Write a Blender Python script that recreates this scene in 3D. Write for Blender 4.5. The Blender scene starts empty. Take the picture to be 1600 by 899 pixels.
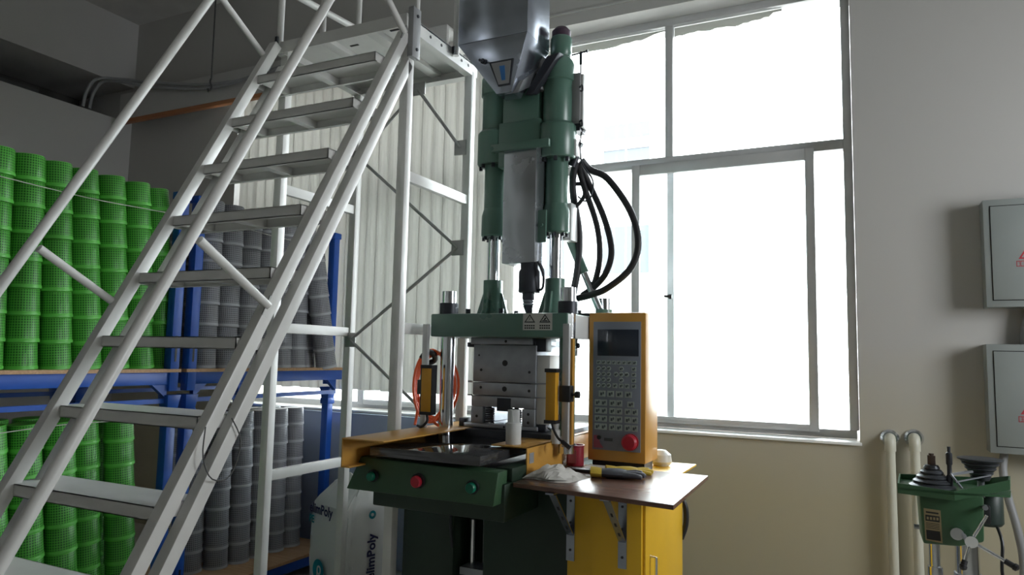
import bpy, bmesh, math, random
from mathutils import Vector, Matrix, Quaternion
random.seed(7)
R = math.radians
SC = bpy.context.scene
COL = SC.collection

# ------------------------------------------------------------------ camera
cam_d = bpy.data.cameras.new('camera')
cam = bpy.data.objects.new('camera', cam_d); COL.objects.link(cam)
cam_d.sensor_fit = 'HORIZONTAL'; cam_d.sensor_width = 36.0
cam_d.lens = 1114.32 / 1600 * 36.0
cam_d.clip_start = 0.05; cam_d.clip_end = 500
yaw, pitch, roll = -0.458120, 0.095566, 0.021055
fw = Vector((math.sin(yaw)*math.cos(pitch), math.cos(yaw)*math.cos(pitch), math.sin(pitch)))
rt = Vector((math.cos(yaw), -math.sin(yaw), 0)); up = rt.cross(fw)
r2 = rt*math.cos(roll) + up*math.sin(roll); u2 = -rt*math.sin(roll) + up*math.cos(roll)
M = Matrix((r2, u2, -fw)).transposed().to_4x4(); M.translation = (0, 0, 1.5)
cam.matrix_world = M
SC.camera = cam

# ------------------------------------------------------------------ world (bright overcast sky)
w = bpy.data.worlds.new('overcast_sky'); SC.world = w; w.use_nodes = True
bg = w.node_tree.nodes['Background']
bg.inputs['Color'].default_value = (0.93, 0.97, 1.0, 1); bg.inputs['Strength'].default_value = 11.0
SC.view_settings.view_transform = 'Standard'
SC.view_settings.look = 'None'
SC.view_settings.exposure = 0.62
SC.view_settings.gamma = 1.0
SC.view_settings.use_curve_mapping = False

def portal(name, loc, rot, sx, sy):
    l = bpy.data.lights.new(name, 'AREA'); l.shape = 'RECTANGLE'; l.size = sx; l.size_y = sy
    o = bpy.data.objects.new(name, l); COL.objects.link(o); o.location = loc; o.rotation_euler = rot
    l.cycles.is_portal = True
portal('window_portal', (-2.37, 4.60, 2.4), (R(-90), 0, 0), 4.7, 2.65)
portal('side_fill_portal', (2.65, 2.75, 2.2), (0, R(90), 0), 1.2, 1.3)  # unseen side opening, added to give fill light

# ------------------------------------------------------------------ materials
MATS = {}
def mat(name, col, rough=0.5, metal=0.0, bump=0.0, bscale=80.0, var=0.0, vscale=6.0, spec=0.5, emis=None):
    if name in MATS: return MATS[name]
    m = bpy.data.materials.new(name); m.use_nodes = True; MATS[name] = m
    nt = m.node_tree; b = nt.nodes['Principled BSDF']
    b.inputs['Base Color'].default_value = (*col, 1); b.inputs['Roughness'].default_value = rough
    b.inputs['Metallic'].default_value = metal; b.inputs['Specular IOR Level'].default_value = spec
    tc = nt.nodes.new('ShaderNodeTexCoord')
    if var > 0:
        n = nt.nodes.new('ShaderNodeTexNoise'); n.inputs['Scale'].default_value = vscale; n.inputs['Detail'].default_value = 5
        nt.links.new(tc.outputs['Object'], n.inputs['Vector'])
        cr = nt.nodes.new('ShaderNodeMapRange'); cr.inputs['From Min'].default_value = 0.3; cr.inputs['From Max'].default_value = 0.7
        cr.inputs['To Min'].default_value = 1 - var; cr.inputs['To Max'].default_value = 1 + var
        nt.links.new(n.outputs['Fac'], cr.inputs['Value'])
        mx = nt.nodes.new('ShaderNodeVectorMath'); mx.operation = 'SCALE'; mx.inputs[0].default_value = col
        nt.links.new(cr.outputs['Result'], mx.inputs['Scale']); nt.links.new(mx.outputs['Vector'], b.inputs['Base Color'])
        rr = nt.nodes.new('ShaderNodeMapRange'); rr.inputs['To Min'].default_value = max(0.02, rough-0.08); rr.inputs['To Max'].default_value = min(1, rough+0.08)
        nt.links.new(n.outputs['Fac'], rr.inputs['Value']); nt.links.new(rr.outputs['Result'], b.inputs['Roughness'])
    if bump > 0:
        n2 = nt.nodes.new('ShaderNodeTexNoise'); n2.inputs['Scale'].default_value = bscale; n2.inputs['Detail'].default_value = 4
        nt.links.new(tc.outputs['Object'], n2.inputs['Vector'])
        bp = nt.nodes.new('ShaderNodeBump'); bp.inputs['Strength'].default_value = bump; bp.inputs['Distance'].default_value = 0.004
        nt.links.new(n2.outputs['Fac'], bp.inputs['Height']); nt.links.new(bp.outputs['Normal'], b.inputs['Normal'])
    return m

def grid_mat(name, col, dark):
    """woven plastic mesh: vertical and horizontal strands around a cylinder, by angle and height"""
    m = bpy.data.materials.new(name); m.use_nodes = True; nt = m.node_tree; b = nt.nodes['Principled BSDF']
    L = nt.links.new; N = nt.nodes.new
    tc = N('ShaderNodeTexCoord'); sp = N('ShaderNodeSeparateXYZ'); L(tc.outputs['Object'], sp.inputs[0])
    def mth(op, a, bb=None):
        n = N('ShaderNodeMath'); n.operation = op
        for i, v in ((0, a), (1, bb)):
            if v is None: continue
            if isinstance(v, (int, float)): n.inputs[i].default_value = v
            else: L(v, n.inputs[i])
        return n.outputs[0]
    ang = mth('ARCTAN2', sp.outputs['Y'], sp.outputs['X'])
    fa = mth('FRACT', mth('MULTIPLY', ang, 40/(2*math.pi)))
    fz = mth('FRACT', mth('MULTIPLY', sp.outputs['Z'], 82.0))
    ha = mth('MULTIPLY', mth('GREATER_THAN', fa, 0.30), mth('GREATER_THAN', fz, 0.28))
    band = mth('MULTIPLY', mth('GREATER_THAN', sp.outputs['Z'], 0.02), mth('LESS_THAN', sp.outputs['Z'], 0.119))
    hole = mth('MULTIPLY', ha, band)
    mix = N('ShaderNodeMix'); mix.data_type = 'RGBA'; L(hole, mix.inputs['Factor'])
    mix.inputs['A'].default_value = (*col, 1); mix.inputs['B'].default_value = (*dark, 1)
    L(mix.outputs['Result'], b.inputs['Base Color'])
    bp = N('ShaderNodeBump'); bp.inputs['Strength'].default_value = 0.5; bp.inputs['Distance'].default_value = 0.002; bp.invert = True
    L(hole, bp.inputs['Height']); L(bp.outputs['Normal'], b.inputs['Normal'])
    b.inputs['Roughness'].default_value = 0.42
    return m

def wood_mat(name, c1, c2, rough, scale=(2, 30, 30)):
    m = bpy.data.materials.new(name); m.use_nodes = True; nt = m.node_tree; b = nt.nodes['Principled BSDF']
    L = nt.links.new; N = nt.nodes.new
    tc = N('ShaderNodeTexCoord'); mp = N('ShaderNodeMapping'); mp.inputs['Scale'].default_value = scale
    L(tc.outputs['Object'], mp.inputs['Vector'])
    n = N('ShaderNodeTexNoise'); n.inputs['Scale'].default_value = 3; n.inputs['Detail'].default_value = 8; n.inputs['Distortion'].default_value = 0.6
    L(mp.outputs['Vector'], n.inputs['Vector'])
    cr = N('ShaderNodeValToRGB'); cr.color_ramp.elements[0].color = (*c1, 1); cr.color_ramp.elements[1].color = (*c2, 1)
    cr.color_ramp.elements[0].position = 0.32; cr.color_ramp.elements[1].position = 0.7
    L(n.outputs['Fac'], cr.inputs['Fac']); L(cr.outputs['Color'], b.inputs['Base Color'])
    b.inputs['Roughness'].default_value = rough
    return m

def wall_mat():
    """off-white emulsion above, warm reflected light painted in as a cream tint below the sill, with a soft uneven edge"""
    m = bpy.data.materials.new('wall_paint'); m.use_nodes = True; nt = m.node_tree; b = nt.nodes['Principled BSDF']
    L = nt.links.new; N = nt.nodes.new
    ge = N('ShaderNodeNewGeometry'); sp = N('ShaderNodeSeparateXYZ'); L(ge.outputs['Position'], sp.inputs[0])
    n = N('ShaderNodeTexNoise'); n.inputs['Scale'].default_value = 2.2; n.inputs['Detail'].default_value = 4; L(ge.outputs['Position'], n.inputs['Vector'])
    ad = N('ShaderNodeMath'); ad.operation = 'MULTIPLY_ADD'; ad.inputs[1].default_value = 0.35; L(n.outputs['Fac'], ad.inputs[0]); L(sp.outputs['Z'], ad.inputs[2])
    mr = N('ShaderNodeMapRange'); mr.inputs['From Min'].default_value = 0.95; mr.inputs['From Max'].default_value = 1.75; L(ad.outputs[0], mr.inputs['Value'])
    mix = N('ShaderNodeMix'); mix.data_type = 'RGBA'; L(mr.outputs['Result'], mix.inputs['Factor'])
    mix.inputs['A'].default_value = (0.46, 0.42, 0.30, 1); mix.inputs['B'].default_value = (0.45, 0.44, 0.42, 1)  # first colour paints warm bounce light onto the lower wall
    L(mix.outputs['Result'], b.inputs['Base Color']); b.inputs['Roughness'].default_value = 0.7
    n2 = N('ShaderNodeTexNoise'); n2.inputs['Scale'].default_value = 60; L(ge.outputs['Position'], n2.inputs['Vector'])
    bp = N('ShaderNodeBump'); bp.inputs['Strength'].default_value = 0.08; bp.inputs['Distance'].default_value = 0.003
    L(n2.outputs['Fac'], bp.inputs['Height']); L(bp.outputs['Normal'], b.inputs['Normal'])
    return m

def glass_mat():
    m = bpy.data.materials.new('window_glass'); m.use_nodes = True; nt = m.node_tree; nt.nodes.clear()
    o = nt.nodes.new('ShaderNodeOutputMaterial'); mx = nt.nodes.new('ShaderNodeMixShader')
    t = nt.nodes.new('ShaderNodeBsdfTransparent'); g = nt.nodes.new('ShaderNodeBsdfGlossy'); g.inputs['Roughness'].default_value = 0.02
    f = nt.nodes.new('ShaderNodeFresnel'); f.inputs['IOR'].default_value = 1.35
    t.inputs['Color'].default_value = (0.95, 0.97, 0.97, 1)
    nt.links.new(f.outputs[0], mx.inputs[0]); nt.links.new(t.outputs[0], mx.inputs[1]); nt.links.new(g.outputs[0], mx.inputs[2]); nt.links.new(mx.outputs[0], o.inputs['Surface'])
    return m

def translucent(name, col, t=0.5, rough=0.8):
    m = bpy.data.materials.new(name); m.use_nodes = True; nt = m.node_tree; b = nt.nodes['Principled BSDF']
    o = nt.nodes['Material Output']; tr = nt.nodes.new('ShaderNodeBsdfTranslucent'); mx = nt.nodes.new('ShaderNodeMixShader')
    b.inputs['Base Color'].default_value = (*col, 1); b.inputs['Roughness'].default_value = rough; tr.inputs['Color'].default_value = (*col, 1)
    tc = nt.nodes.new('ShaderNodeTexCoord'); n = nt.nodes.new('ShaderNodeTexNoise'); n.inputs['Scale'].default_value = 7
    nt.links.new(tc.outputs['Object'], n.inputs['Vector'])
    bp = nt.nodes.new('ShaderNodeBump'); bp.inputs['Strength'].default_value = 0.15; bp.inputs['Distance'].default_value = 0.01
    nt.links.new(n.outputs['Fac'], bp.inputs['Height']); nt.links.new(bp.outputs['Normal'], b.inputs['Normal'])
    mx.inputs[0].default_value = t
    nt.links.new(b.outputs[0], mx.inputs[1]); nt.links.new(tr.outputs[0], mx.inputs[2]); nt.links.new(mx.outputs[0], o.inputs['Surface'])
    return m

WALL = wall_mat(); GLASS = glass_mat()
WHITE = mat('off_white_emulsion', (0.48, 0.475, 0.46), 0.75, bump=0.05)
CEIL = mat('ceiling_paint', (0.56, 0.55, 0.53), 0.85, var=0.06)
DARKREC = mat('dark_recess_paint', (0.10, 0.098, 0.092), 0.9, var=0.25, vscale=2)  # very dark, unevenly mottled base colour for the recess
FLOORM = mat('worn_tan_floor', (0.56, 0.53, 0.47), 0.5, var=0.12, vscale=2)
ALU = mat('brushed_aluminium', (0.50, 0.50, 0.50), 0.38, 0.25, var=0.06)
LADDER = mat('light_grey_enamel', (0.66, 0.655, 0.635), 0.36, 0.0, var=0.05, vscale=9)
LADDERROD = mat('galvanised_rod', (0.34, 0.34, 0.33), 0.45, 0.6, var=0.1)
GREEN = mat('machine_green_enamel', (0.082, 0.165, 0.128), 0.30, var=0.10, vscale=5, spec=0.6)
DGREEN = mat('dark_green_enamel', (0.013, 0.032, 0.018), 0.42, var=0.12, vscale=5)
PANELG = mat('bottle_green_enamel', (0.034, 0.085, 0.040), 0.40, var=0.08, vscale=6)
CHROME = mat('hard_chrome', (0.72, 0.74, 0.77), 0.14, 1.0)
STEEL = mat('ground_tool_steel', (0.34, 0.355, 0.385), 0.42, 0.6, var=0.12, vscale=14, bump=0.05)
SHEET = mat('stainless_sheet', (0.42, 0.44, 0.47), 0.26, 0.9, var=0.07, vscale=7)
GALV = mat('galvanised_sheet', (0.38, 0.415, 0.48), 0.24, 0.95, var=0.10, vscale=9)
BLACK = mat('black_plastic', (0.012, 0.012, 0.014), 0.45)
BLACKST = mat('blackened_steel', (0.034, 0.037, 0.046), 0.42, 0.4, var=0.2)
RUBBER = mat('black_rubber_hose', (0.016, 0.016, 0.019), 0.5, bump=0.1)
YELLOW = mat('machine_yellow_enamel', (0.54, 0.28, 0.055), 0.34, var=0.05)
YELLOWC = mat('cabinet_yellow_enamel', (0.72, 0.42, 0.018), 0.36, var=0.04)
SENSORY = mat('sensor_yellow', (0.55, 0.27, 0.012), 0.4)
BLUE = mat('rack_blue_enamel', (0.012, 0.085, 0.42), 0.38, var=0.10, vscale=8)
ORANGE = mat('orange_polyurethane', (0.80, 0.115, 0.03), 0.35)
REDB = mat('red_button_plastic', (0.42, 0.012, 0.03), 0.35)
GREENB = mat('green_button_plastic', (0.0, 0.13, 0.075), 0.35)
KEYPANEL = mat('grey_blue_membrane', (0.20, 0.225, 0.27), 0.38, var=0.03)
KEY = mat('pale_key_print', (0.36, 0.42, 0.40), 0.42)
KEYD = mat('dark_key_print', (0.07, 0.085, 0.095), 0.5)
LCD = mat('unlit_display_glass', (0.022, 0.03, 0.045), 0.12)
STICKER = mat('white_sticker', (0.50, 0.50, 0.47), 0.5)
INK = mat('black_ink', (0.012, 0.012, 0.012), 0.6)
REDINK = mat('red_ink', (0.42, 0.03, 0.05), 0.6)
BOARD = wood_mat('shelf_plywood', (0.42, 0.25, 0.13), (0.56, 0.36, 0.20), 0.6)
ORWOOD = wood_mat('orange_stained_wood', (0.36, 0.14, 0.055), (0.46, 0.20, 0.085), 0.55)
BROWN = wood_mat('brown_laminate', (0.125, 0.062, 0.045), (0.175, 0.095, 0.068), 0.24, (3, 26, 26))
GMESH = grid_mat('green_plastic_mesh', (0.085, 0.44, 0.045), (0.012, 0.12, 0.008))
GRIM = mat('green_plastic_rim', (0.10, 0.47, 0.06), 0.4)
SMESH = grid_mat('grey_plastic_mesh', (0.36, 0.37, 0.40), (0.12, 0.12, 0.135))
SRIM = mat('grey_plastic_rim', (0.42, 0.43, 0.46), 0.4)
CURT = translucent('cream_blind_fabric', (0.68, 0.67, 0.64), 0.36)
SACK = mat('white_woven_sack', (0.72, 0.73, 0.72), 0.36, bump=0.25, bscale=14)
NAVY = mat('navy_ink', (0.018, 0.018, 0.09), 0.5)
TEAL = mat('teal_ink', (0.0, 0.25, 0.32), 0.5)
FILM = mat('blue_grey_stretch_film', (0.22, 0.26, 0.34), 0.20, 0.25, var=0.25, vscale=7, bump=0.9, bscale=9)
DIMWALL = mat('dim_wall_blue_grey', (0.36, 0.42, 0.54), 0.5, var=0.04)  # blue-grey tint carries the shade of the wall under the blind
PVC = mat('ivory_pvc_pipe', (0.60, 0.59, 0.49), 0.38, var=0.05)
BOXG = mat('switchbox_grey_enamel', (0.27, 0.295, 0.285), 0.42, var=0.03)
DRILLG = mat('drill_green_enamel', (0.040, 0.105, 0.048), 0.36, var=0.1)
PULLEY = mat('dark_cast_pulley', (0.055, 0.06, 0.068), 0.40, 0.5, var=0.15, vscale=20)
BRASS = mat('brass_plate', (0.30, 0.24, 0.13), 0.45, 0.4)
CUPRED = mat('dark_red_tin', (0.26, 0.022, 0.035), 0.35)
PAPER = mat('white_paper', (0.62, 0.60, 0.56), 0.8, bump=0.2, bscale=30)
GLOVEY = mat('yellow_knit', (0.52, 0.36, 0.035), 0.8, bump=0.4, bscale=200)
GLOVEG = mat('dark_grey_latex_glove', (0.065, 0.068, 0.08), 0.55, bump=0.2, bscale=60)
CORDM = mat('dark_cord', (0.06, 0.06, 0.06), 0.6)
TWINE = mat('white_twine', (0.55, 0.55, 0.50), 0.7)
CABLEG = mat('grey_cable', (0.26, 0.265, 0.27), 0.5)
WHITEP = mat('white_plastic', (0.60, 0.61, 0.60), 0.35)
OUTB = mat('pale_render', (0.62, 0.62, 0.60), 0.8)
OUTW = mat('window_shade', (0.085, 0.092, 0.10), 0.8, spec=0.05)
GROUND = mat('concrete_yard', (0.40, 0.39, 0.37), 0.9)
BLUEST = mat('blue_sight_strip', (0.02, 0.14, 0.42), 0.3)
PURPLE = mat('brown_purple_cap', (0.060, 0.035, 0.055), 0.45)
GREYPL = mat('grey_painted_cast', (0.28, 0.285, 0.29), 0.45, var=0.08)
FILMW = translucent('torn_white_film', (0.62, 0.62, 0.58), 0.22)

# ------------------------------------------------------------------ mesh builder
def basis(d):
    d = Vector(d).normalized(); a = Vector((0, 0, 1)) if abs(d.z) < 0.9 else Vector((1, 0, 0))
    u = a.cross(d).normalized(); v = d.cross(u); return u, v, d

class MB:
    def __init__(s): s.v = []; s.f = []
    def box(s, a, b):
        i = len(s.v); (x0, y0, z0), (x1, y1, z1) = [min(p, q) for p, q in zip(a, b)], [max(p, q) for p, q in zip(a, b)]
        s.v += [(x0,y0,z0),(x1,y0,z0),(x1,y1,z0),(x0,y1,z0),(x0,y0,z1),(x1,y0,z1),(x1,y1,z1),(x0,y1,z1)]
        s.f += [tuple(i+k for k in q) for q in ((0,3,2,1),(4,5,6,7),(0,1,5,4),(1,2,6,5),(2,3,7,6),(3,0,4,7))]; return s
    def hexa(s, p):
        i = len(s.v); s.v += [tuple(q) for q in p]
        s.f += [tuple(i+k for k in q) for q in ((0,3,2,1),(4,5,6,7),(0,1,5,4),(1,2,6,5),(2,3,7,6),(3,0,4,7))]; return s
    def bar(s, p, q, wx, wy, side=None):
        p, q = Vector(p), Vector(q); d = (q-p).normalized()
        if side is None: u, v, d = basis(d)
        else:
            u = Vector(side); u = (u - d*u.dot(d)).normalized(); v = d.cross(u)
        c = [(-1,-1),(1,-1),(1,1),(-1,1)]
        return s.hexa([p+u*a*wx/2+v*b*wy/2 for a, b in c] + [q+u*a*wx/2+v*b*wy/2 for a, b in c])
    def prism(s, poly, axis, a, b):
        """poly: 2D points in the plane normal to axis (0=x: (y,z), 1=y: (x,z), 2=z: (x,y))"""
        def P(p, t):
            return {0: (t, p[0], p[1]), 1: (p[0], t, p[1]), 2: (p[0], p[1], t)}[axis]
        i = len(s.v); n = len(poly)
        s.v += [P(p, a) for p in poly] + [P(p, b) for p in poly]
        s.f += [tuple(i+k for k in range(n)), tuple(i+n+k for k in reversed(range(n)))]
        s.f += [(i+k, i+n+k, i+n+(k+1) % n, i+(k+1) % n) for k in range(n)]; return s
    def lathe(s, prof, org=(0,0,0), axis=(0,0,1), seg=24, cap=True):
        u, v, d = basis(axis); o = Vector(org); i = len(s.v); n = len(prof)
        for r, h in prof:
            for k in range(seg):
                a = 2*math.pi*k/seg; s.v.append(tuple(o + d*h + (u*math.cos(a)+v*math.sin(a))*r))
        for j in range(n-1):
            for k in range(seg):
                k2 = (k+1) % seg
                s.f.append((i+j*seg+k, i+j*seg+k2, i+(j+1)*seg+k2, i+(j+1)*seg+k))
        if cap:
            s.f.append(tuple(i+k for k in reversed(range(seg)))); s.f.append(tuple(i+(n-1)*seg+k for k in range(seg)))
        return s
    def cyl(s, p, q, r, r1=None, seg=20):
        p, q = Vector(p), Vector(q); return s.lathe([(r, 0), (r if r1 is None else r1, (q-p).length)], p, q-p, seg)
    def tube(s, pts, r, seg=10, sub=4):
        pts = [Vector(p) for p in pts]
        if sub > 1 and len(pts) > 2:
            out = []
            for k in range(len(pts)-1):
                p0 = pts[max(0, k-1)]; p1 = pts[k]; p2 = pts[k+1]; p3 = pts[min(len(pts)-1, k+2)]
                for t in range(sub):
                    t /= sub
                    out.append(0.5*((2*p1)+(p2-p0)*t+(2*p0-5*p1+4*p2-p3)*t*t+(3*p1-p0-3*p2+p3)*t**3))
            pts = out+[pts[-1]]
        i = len(s.v); n = len(pts); u = None
        for k, p in enumerate(pts):
            d = (pts[min(n-1, k+1)]-pts[max(0, k-1)]).normalized()
            if u is None: u = basis(d)[0]
            u = (u-d*u.dot(d)).normalized(); v = d.cross(u)
            for j in range(seg):
                a = 2*math.pi*j/seg; s.v.append(tuple(p+(u*math.cos(a)+v*math.sin(a))*r))
        for k in range(n-1):
            for j in range(seg):
                j2 = (j+1) % seg; s.f.append((i+k*seg+j, i+k*seg+j2, i+(k+1)*seg+j2, i+(k+1)*seg+j))
        s.f.append(tuple(i+j for j in reversed(range(seg)))); s.f.append(tuple(i+(n-1)*seg+j for j in range(seg)))
        return s
    def quad(s, a, b, c, d):
        i = len(s.v); s.v += [tuple(p) for p in (a, b, c, d)]; s.f.append((i, i+1, i+2, i+3)); return s
    def poly(s, pts):
        i = len(s.v); s.v += [tuple(p) for p in pts]; s.f.append(tuple(range(i, i+len(pts)))); return s
    def plate(s, pts, n, t):
        """thin solid from a planar outline, thickened along -n"""
        n = Vector(n).normalized(); k = len(pts); i = len(s.v)
        s.v += [tuple(Vector(p)) for p in pts]+[tuple(Vector(p)-n*t) for p in pts]
        s.f += [tuple(i+j for j in range(k)), tuple(i+k+j for j in reversed(range(k)))]
        s.f += [(i+j, i+k+j, i+k+(j+1) % k, i+(j+1) % k) for j in range(k)]; return s
    def build(s, name, m, parent=None, bev=0.0, loc=None, smooth=True):
        me = bpy.data.meshes.new(name)
        if loc is None:
            if parent is not None:
                org = Vector((0, 0, 0)); q = parent
                while q: org += Vector(q.location); q = q.parent
            else:
                xs, ys, zs = zip(*s.v); org = Vector(((min(xs)+max(xs))/2, (min(ys)+max(ys))/2, min(zs)))
        else: org = Vector(loc)
        me.from_pydata([tuple(Vector(p)-org) for p in s.v], [], s.f)
        bm = bmesh.new(); bm.from_mesh(me); bmesh.ops.recalc_face_normals(bm, faces=bm.faces)
        if bev > 0:
            es = [e for e in bm.edges if len(e.link_faces) == 2 and e.calc_face_angle(0) > R(50)]
            ret = bmesh.ops.bevel(bm, geom=es, offset=bev, segments=2, profile=0.5, affect='EDGES', clamp_overlap=True)
            rounded = set(ret['faces'])
            for f in bm.faces: f.smooth = f in rounded
        elif smooth:
            for f in bm.faces: f.smooth = True
        bm.to_mesh(me); bm.free()
        if smooth: me.set_sharp_from_angle(angle=R(38))
        me.materials.append(m)
        o = bpy.data.objects.new(name, me); COL.objects.link(o)
        if parent is not None: o.parent = parent
        if parent is None or loc is not None: o.location = org
        return o

def thing(name, label, cat, loc, group=None):
    o = bpy.data.objects.new(name, None); COL.objects.link(o); o.location = loc; o.empty_display_size = 0.1
    return tag(o, label, cat, group)
def tag(o, label, cat, group=None):
    o['label'] = label; o['category'] = cat
    if group: o['group'] = group
    return o
def struct(mb, name, m, parent=None, bev=0):
    o = mb.build(name, m, parent, bev, smooth=True)
    if parent is None: o['kind'] = 'structure'
    return o
def world_org(o):
    v = Vector((0, 0, 0))
    while o: v += Vector(o.location); o = o.parent
    return v
def text(name, s, m, parent, origin, xdir, ydir, size, align='LEFT', bold=0.0, depth=0.0004):
    cu = bpy.data.curves.new(name, 'FONT'); cu.body = s; cu.size = size; cu.align_x = align; cu.offset = bold; cu.extrude = depth
    cu.resolution_u = 3
    t = bpy.data.objects.new(name+'_curve', cu); COL.objects.link(t)
    dg = bpy.context.evaluated_depsgraph_get(); me = bpy.data.meshes.new_from_object(t.evaluated_get(dg))
    bpy.data.objects.remove(t); bpy.data.curves.remove(cu)
    x = Vector(xdir).normalized(); y = Vector(ydir); y = (y-x*y.dot(x)).normalized(); z = x.cross(y)
    T = Matrix((x, y, z)).transposed().to_4x4(); T.translation = Vector(origin)-(world_org(parent) if parent else Vector((0, 0, 0)))
    me.transform(T); me.materials.clear(); me.materials.append(m); me.name = name
    o = bpy.data.objects.new(name, me); COL.objects.link(o); o.parent = parent
    return o

# ================================================================== SETTING
FY = 4.25         # inner face of the back wall
LX = -6.10        # left wall
struct(MB().box((-7.2, -5.2, -0.12), (2.8, 4.75, 0.0)), 'floor', FLOORM)
struct(MB().box((-7.2, -5.2, 4.55), (2.8, 4.75, 4.70)), 'ceiling', CEIL)
wb = MB()
wb.box((-7.2, FY, 0), (2.8, 4.70, 1.075)); wb.box((-7.2, FY, 1.075), (-4.72, 4.70, 3.705)); wb.box((-0.028, FY, 1.075), (2.8, 4.70, 3.705))
wb.box((-7.2, FY, 3.705), (2.8, 4.70, 4.55))
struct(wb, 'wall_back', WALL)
struct(MB().box((-7.2, -5.2, 0), (LX, FY, 3.59)), 'wall_left', WHITE)
struct(MB().box((-6.9, -5.2, 3.93), (LX, FY, 4.55)), 'trim_1', WHITE)                     # beam over the partition
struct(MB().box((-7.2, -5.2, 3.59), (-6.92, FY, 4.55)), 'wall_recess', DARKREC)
wr = MB(); wr.box((2.6, -5.2, 0), (2.8, FY, 1.6)); wr.box((2.6, -5.2, 2.8), (2.8, FY, 4.55)); wr.box((2.6, -5.2, 1.6), (2.8, 2.10, 2.8)); wr.box((2.6, 3.40, 1.6), (2.8, FY, 2.8))  # gap left in the unseen wall as an added opening for fill light
struct(wr, 'wall_right', WHITE)
wf = MB(); wf.box((-6.1, -5.2, 0), (2.6, -5.0, 4.55))
struct(wf, 'wall_front', mat('grey_distemper', (0.68, 0.67, 0.65), 0.8))
struct(MB().box((-1.95, FY-0.014, 3.782), (2.6, FY, 3.794)), 'trim_2', WHITE)               # thin pale ledge above the window
struct(MB().box((-4.75, FY-0.02, 1.066), (-0.018, 4.42, 1.082)), 'trim_3', mat('sill_white', (0.78, 0.78, 0.76), 0.4), bev=0.003)
# duct panels inside the recess over the left wall
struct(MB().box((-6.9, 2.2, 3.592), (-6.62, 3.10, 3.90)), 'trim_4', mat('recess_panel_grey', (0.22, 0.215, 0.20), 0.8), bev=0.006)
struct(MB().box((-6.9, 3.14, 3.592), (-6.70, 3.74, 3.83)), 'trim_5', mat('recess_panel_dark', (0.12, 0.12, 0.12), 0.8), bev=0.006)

# window
WY0, WY1 = 4.42, 4.50
win = MB().box((-4.72, WY0, 3.655), (-0.04, WY1, 3.705)).box((-4.72, WY0, 1.082), (-0.04, WY1, 1.128)).box((-0.078, WY0, 1.128), (-0.03, WY1, 3.655)).box((-4.72, WY0, 1.128), (-4.67, WY1, 3.655))
window = struct(win, 'window_1', ALU, bev=0.003)
MB().box((-4.67, WY0-0.004, 2.725), (-0.078, WY1, 2.785)).build('transom', ALU, window, bev=0.003)
for x in (-1.085, -2.30, -3.50):
    MB().box((x-0.025, WY0, 2.785), (x+0.025, WY1, 3.655)).build('mullion', ALU, window, bev=0.004)
MB().box((-1.108, WY0+0.045, 1.128), (-1.064, WY1, 2.725)).build('mullion', ALU, window, bev=0.003)
def sash(x0, x1, y0, y1):
    s_ = MB().box((x0, y0, 1.112), (x0+0.052, y1, 2.74)).box((x1-0.050, y0, 1.112), (x1, y1, 2.74)).box((x0+0.052, y0, 2.672), (x1-0.050, y1, 2.74)).box((x0+0.052, y0, 1.112), (x1-0.050, y1, 1.150))
    f = s_.build('sash', ALU, window, bev=0.003)
    MB().box((x0+0.052, (y0+y1)/2-0.002, 1.150), (x1-0.050, (y0+y1)/2+0.002, 2.672)).build('glass_pane', GLASS, f)
sash(-1.318, -0.232, 4.385, 4.418)
sash(-3.45, -2.25, 4.385, 4.418)
for (x0, x1, z0, z1) in ((-4.67, -3.525, 2.785, 3.655), (-3.475, -2.325, 2.785, 3.655), (-2.275, -1.11, 2.785, 3.655), (-1.06, -0.078, 2.785, 3.655), (-1.064, -0.078, 1.128, 2.725), (-2.25, -1.108, 1.128, 2.725), (-4.67, -2.25, 1.128, 2.725)):
    MB().box((x0, 4.468, z0), (x1, 4.472, z1)).build('glass_pane', GLASS, window)
# torn remnant of white film along the head of the upper panes
for (x0, x1) in ((-2.2, -1.112), (-1.058, -0.40)):
    n = 26; top = []; bot = []
    for k in range(n+1):
        x = x0+(x1-x0)*k/n; top.append((x, 4.466, 3.652))
        d = (0.050 if k < n*0.7 else 0.040*(1-(k-n*0.7)/(n*0.33))+0.006)+random.uniform(-0.006, 0.006)+(0.008 if k % 7 < 3 else 0); bot.append((x, 4.466, 3.652-max(0.006, d)))
    MB().plate(top+bot[::-1], (0, -1, 0), -0.0012).build('film_remnant', FILMW, window)
# latch on left stile of the sash
MB().box((-1.075, 4.37, 1.87), (-1.055, 4.385, 1.90)).cyl((-1.065, 4.37, 1.885), (-1.10, 4.362, 1.888), 0.008).build('latch', BLACK, window)

# outside: yard and a pale building
o = MB().box((-40, 4.9, -1.3), (40, 60, -1.2)).build('yard_ground', GROUND); o['kind'] = 'structure'
bt = thing('factory_building', 'pale rendered factory building faintly seen through the bright window', 'building', (-14, 26, -1.2))
MB().box((-30, 26, -1.2), (-6.9, 34, 9.5)).build('wall', OUTB, bt)
MB().box((-30.2, 25.8, 9.5), (-6.7, 34.2, 9.9)).build('parapet', OUTB, bt)
for fl in range(3):
    for k in range(6):
        x = -26.0+k*3.4; z = 0.6+fl*4.0
        f = MB().box((x, 25.9, z), (x+2.0, 26.02, z+2.0)).build('window', OUTB, bt)
        MB().box((x+0.1, 25.86, z+0.1), (x+0.96, 25.9, z+1.9)).box((x+1.04, 25.86, z+0.1), (x+1.9, 25.9, z+1.9)).build('pane', OUTW, f)

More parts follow.
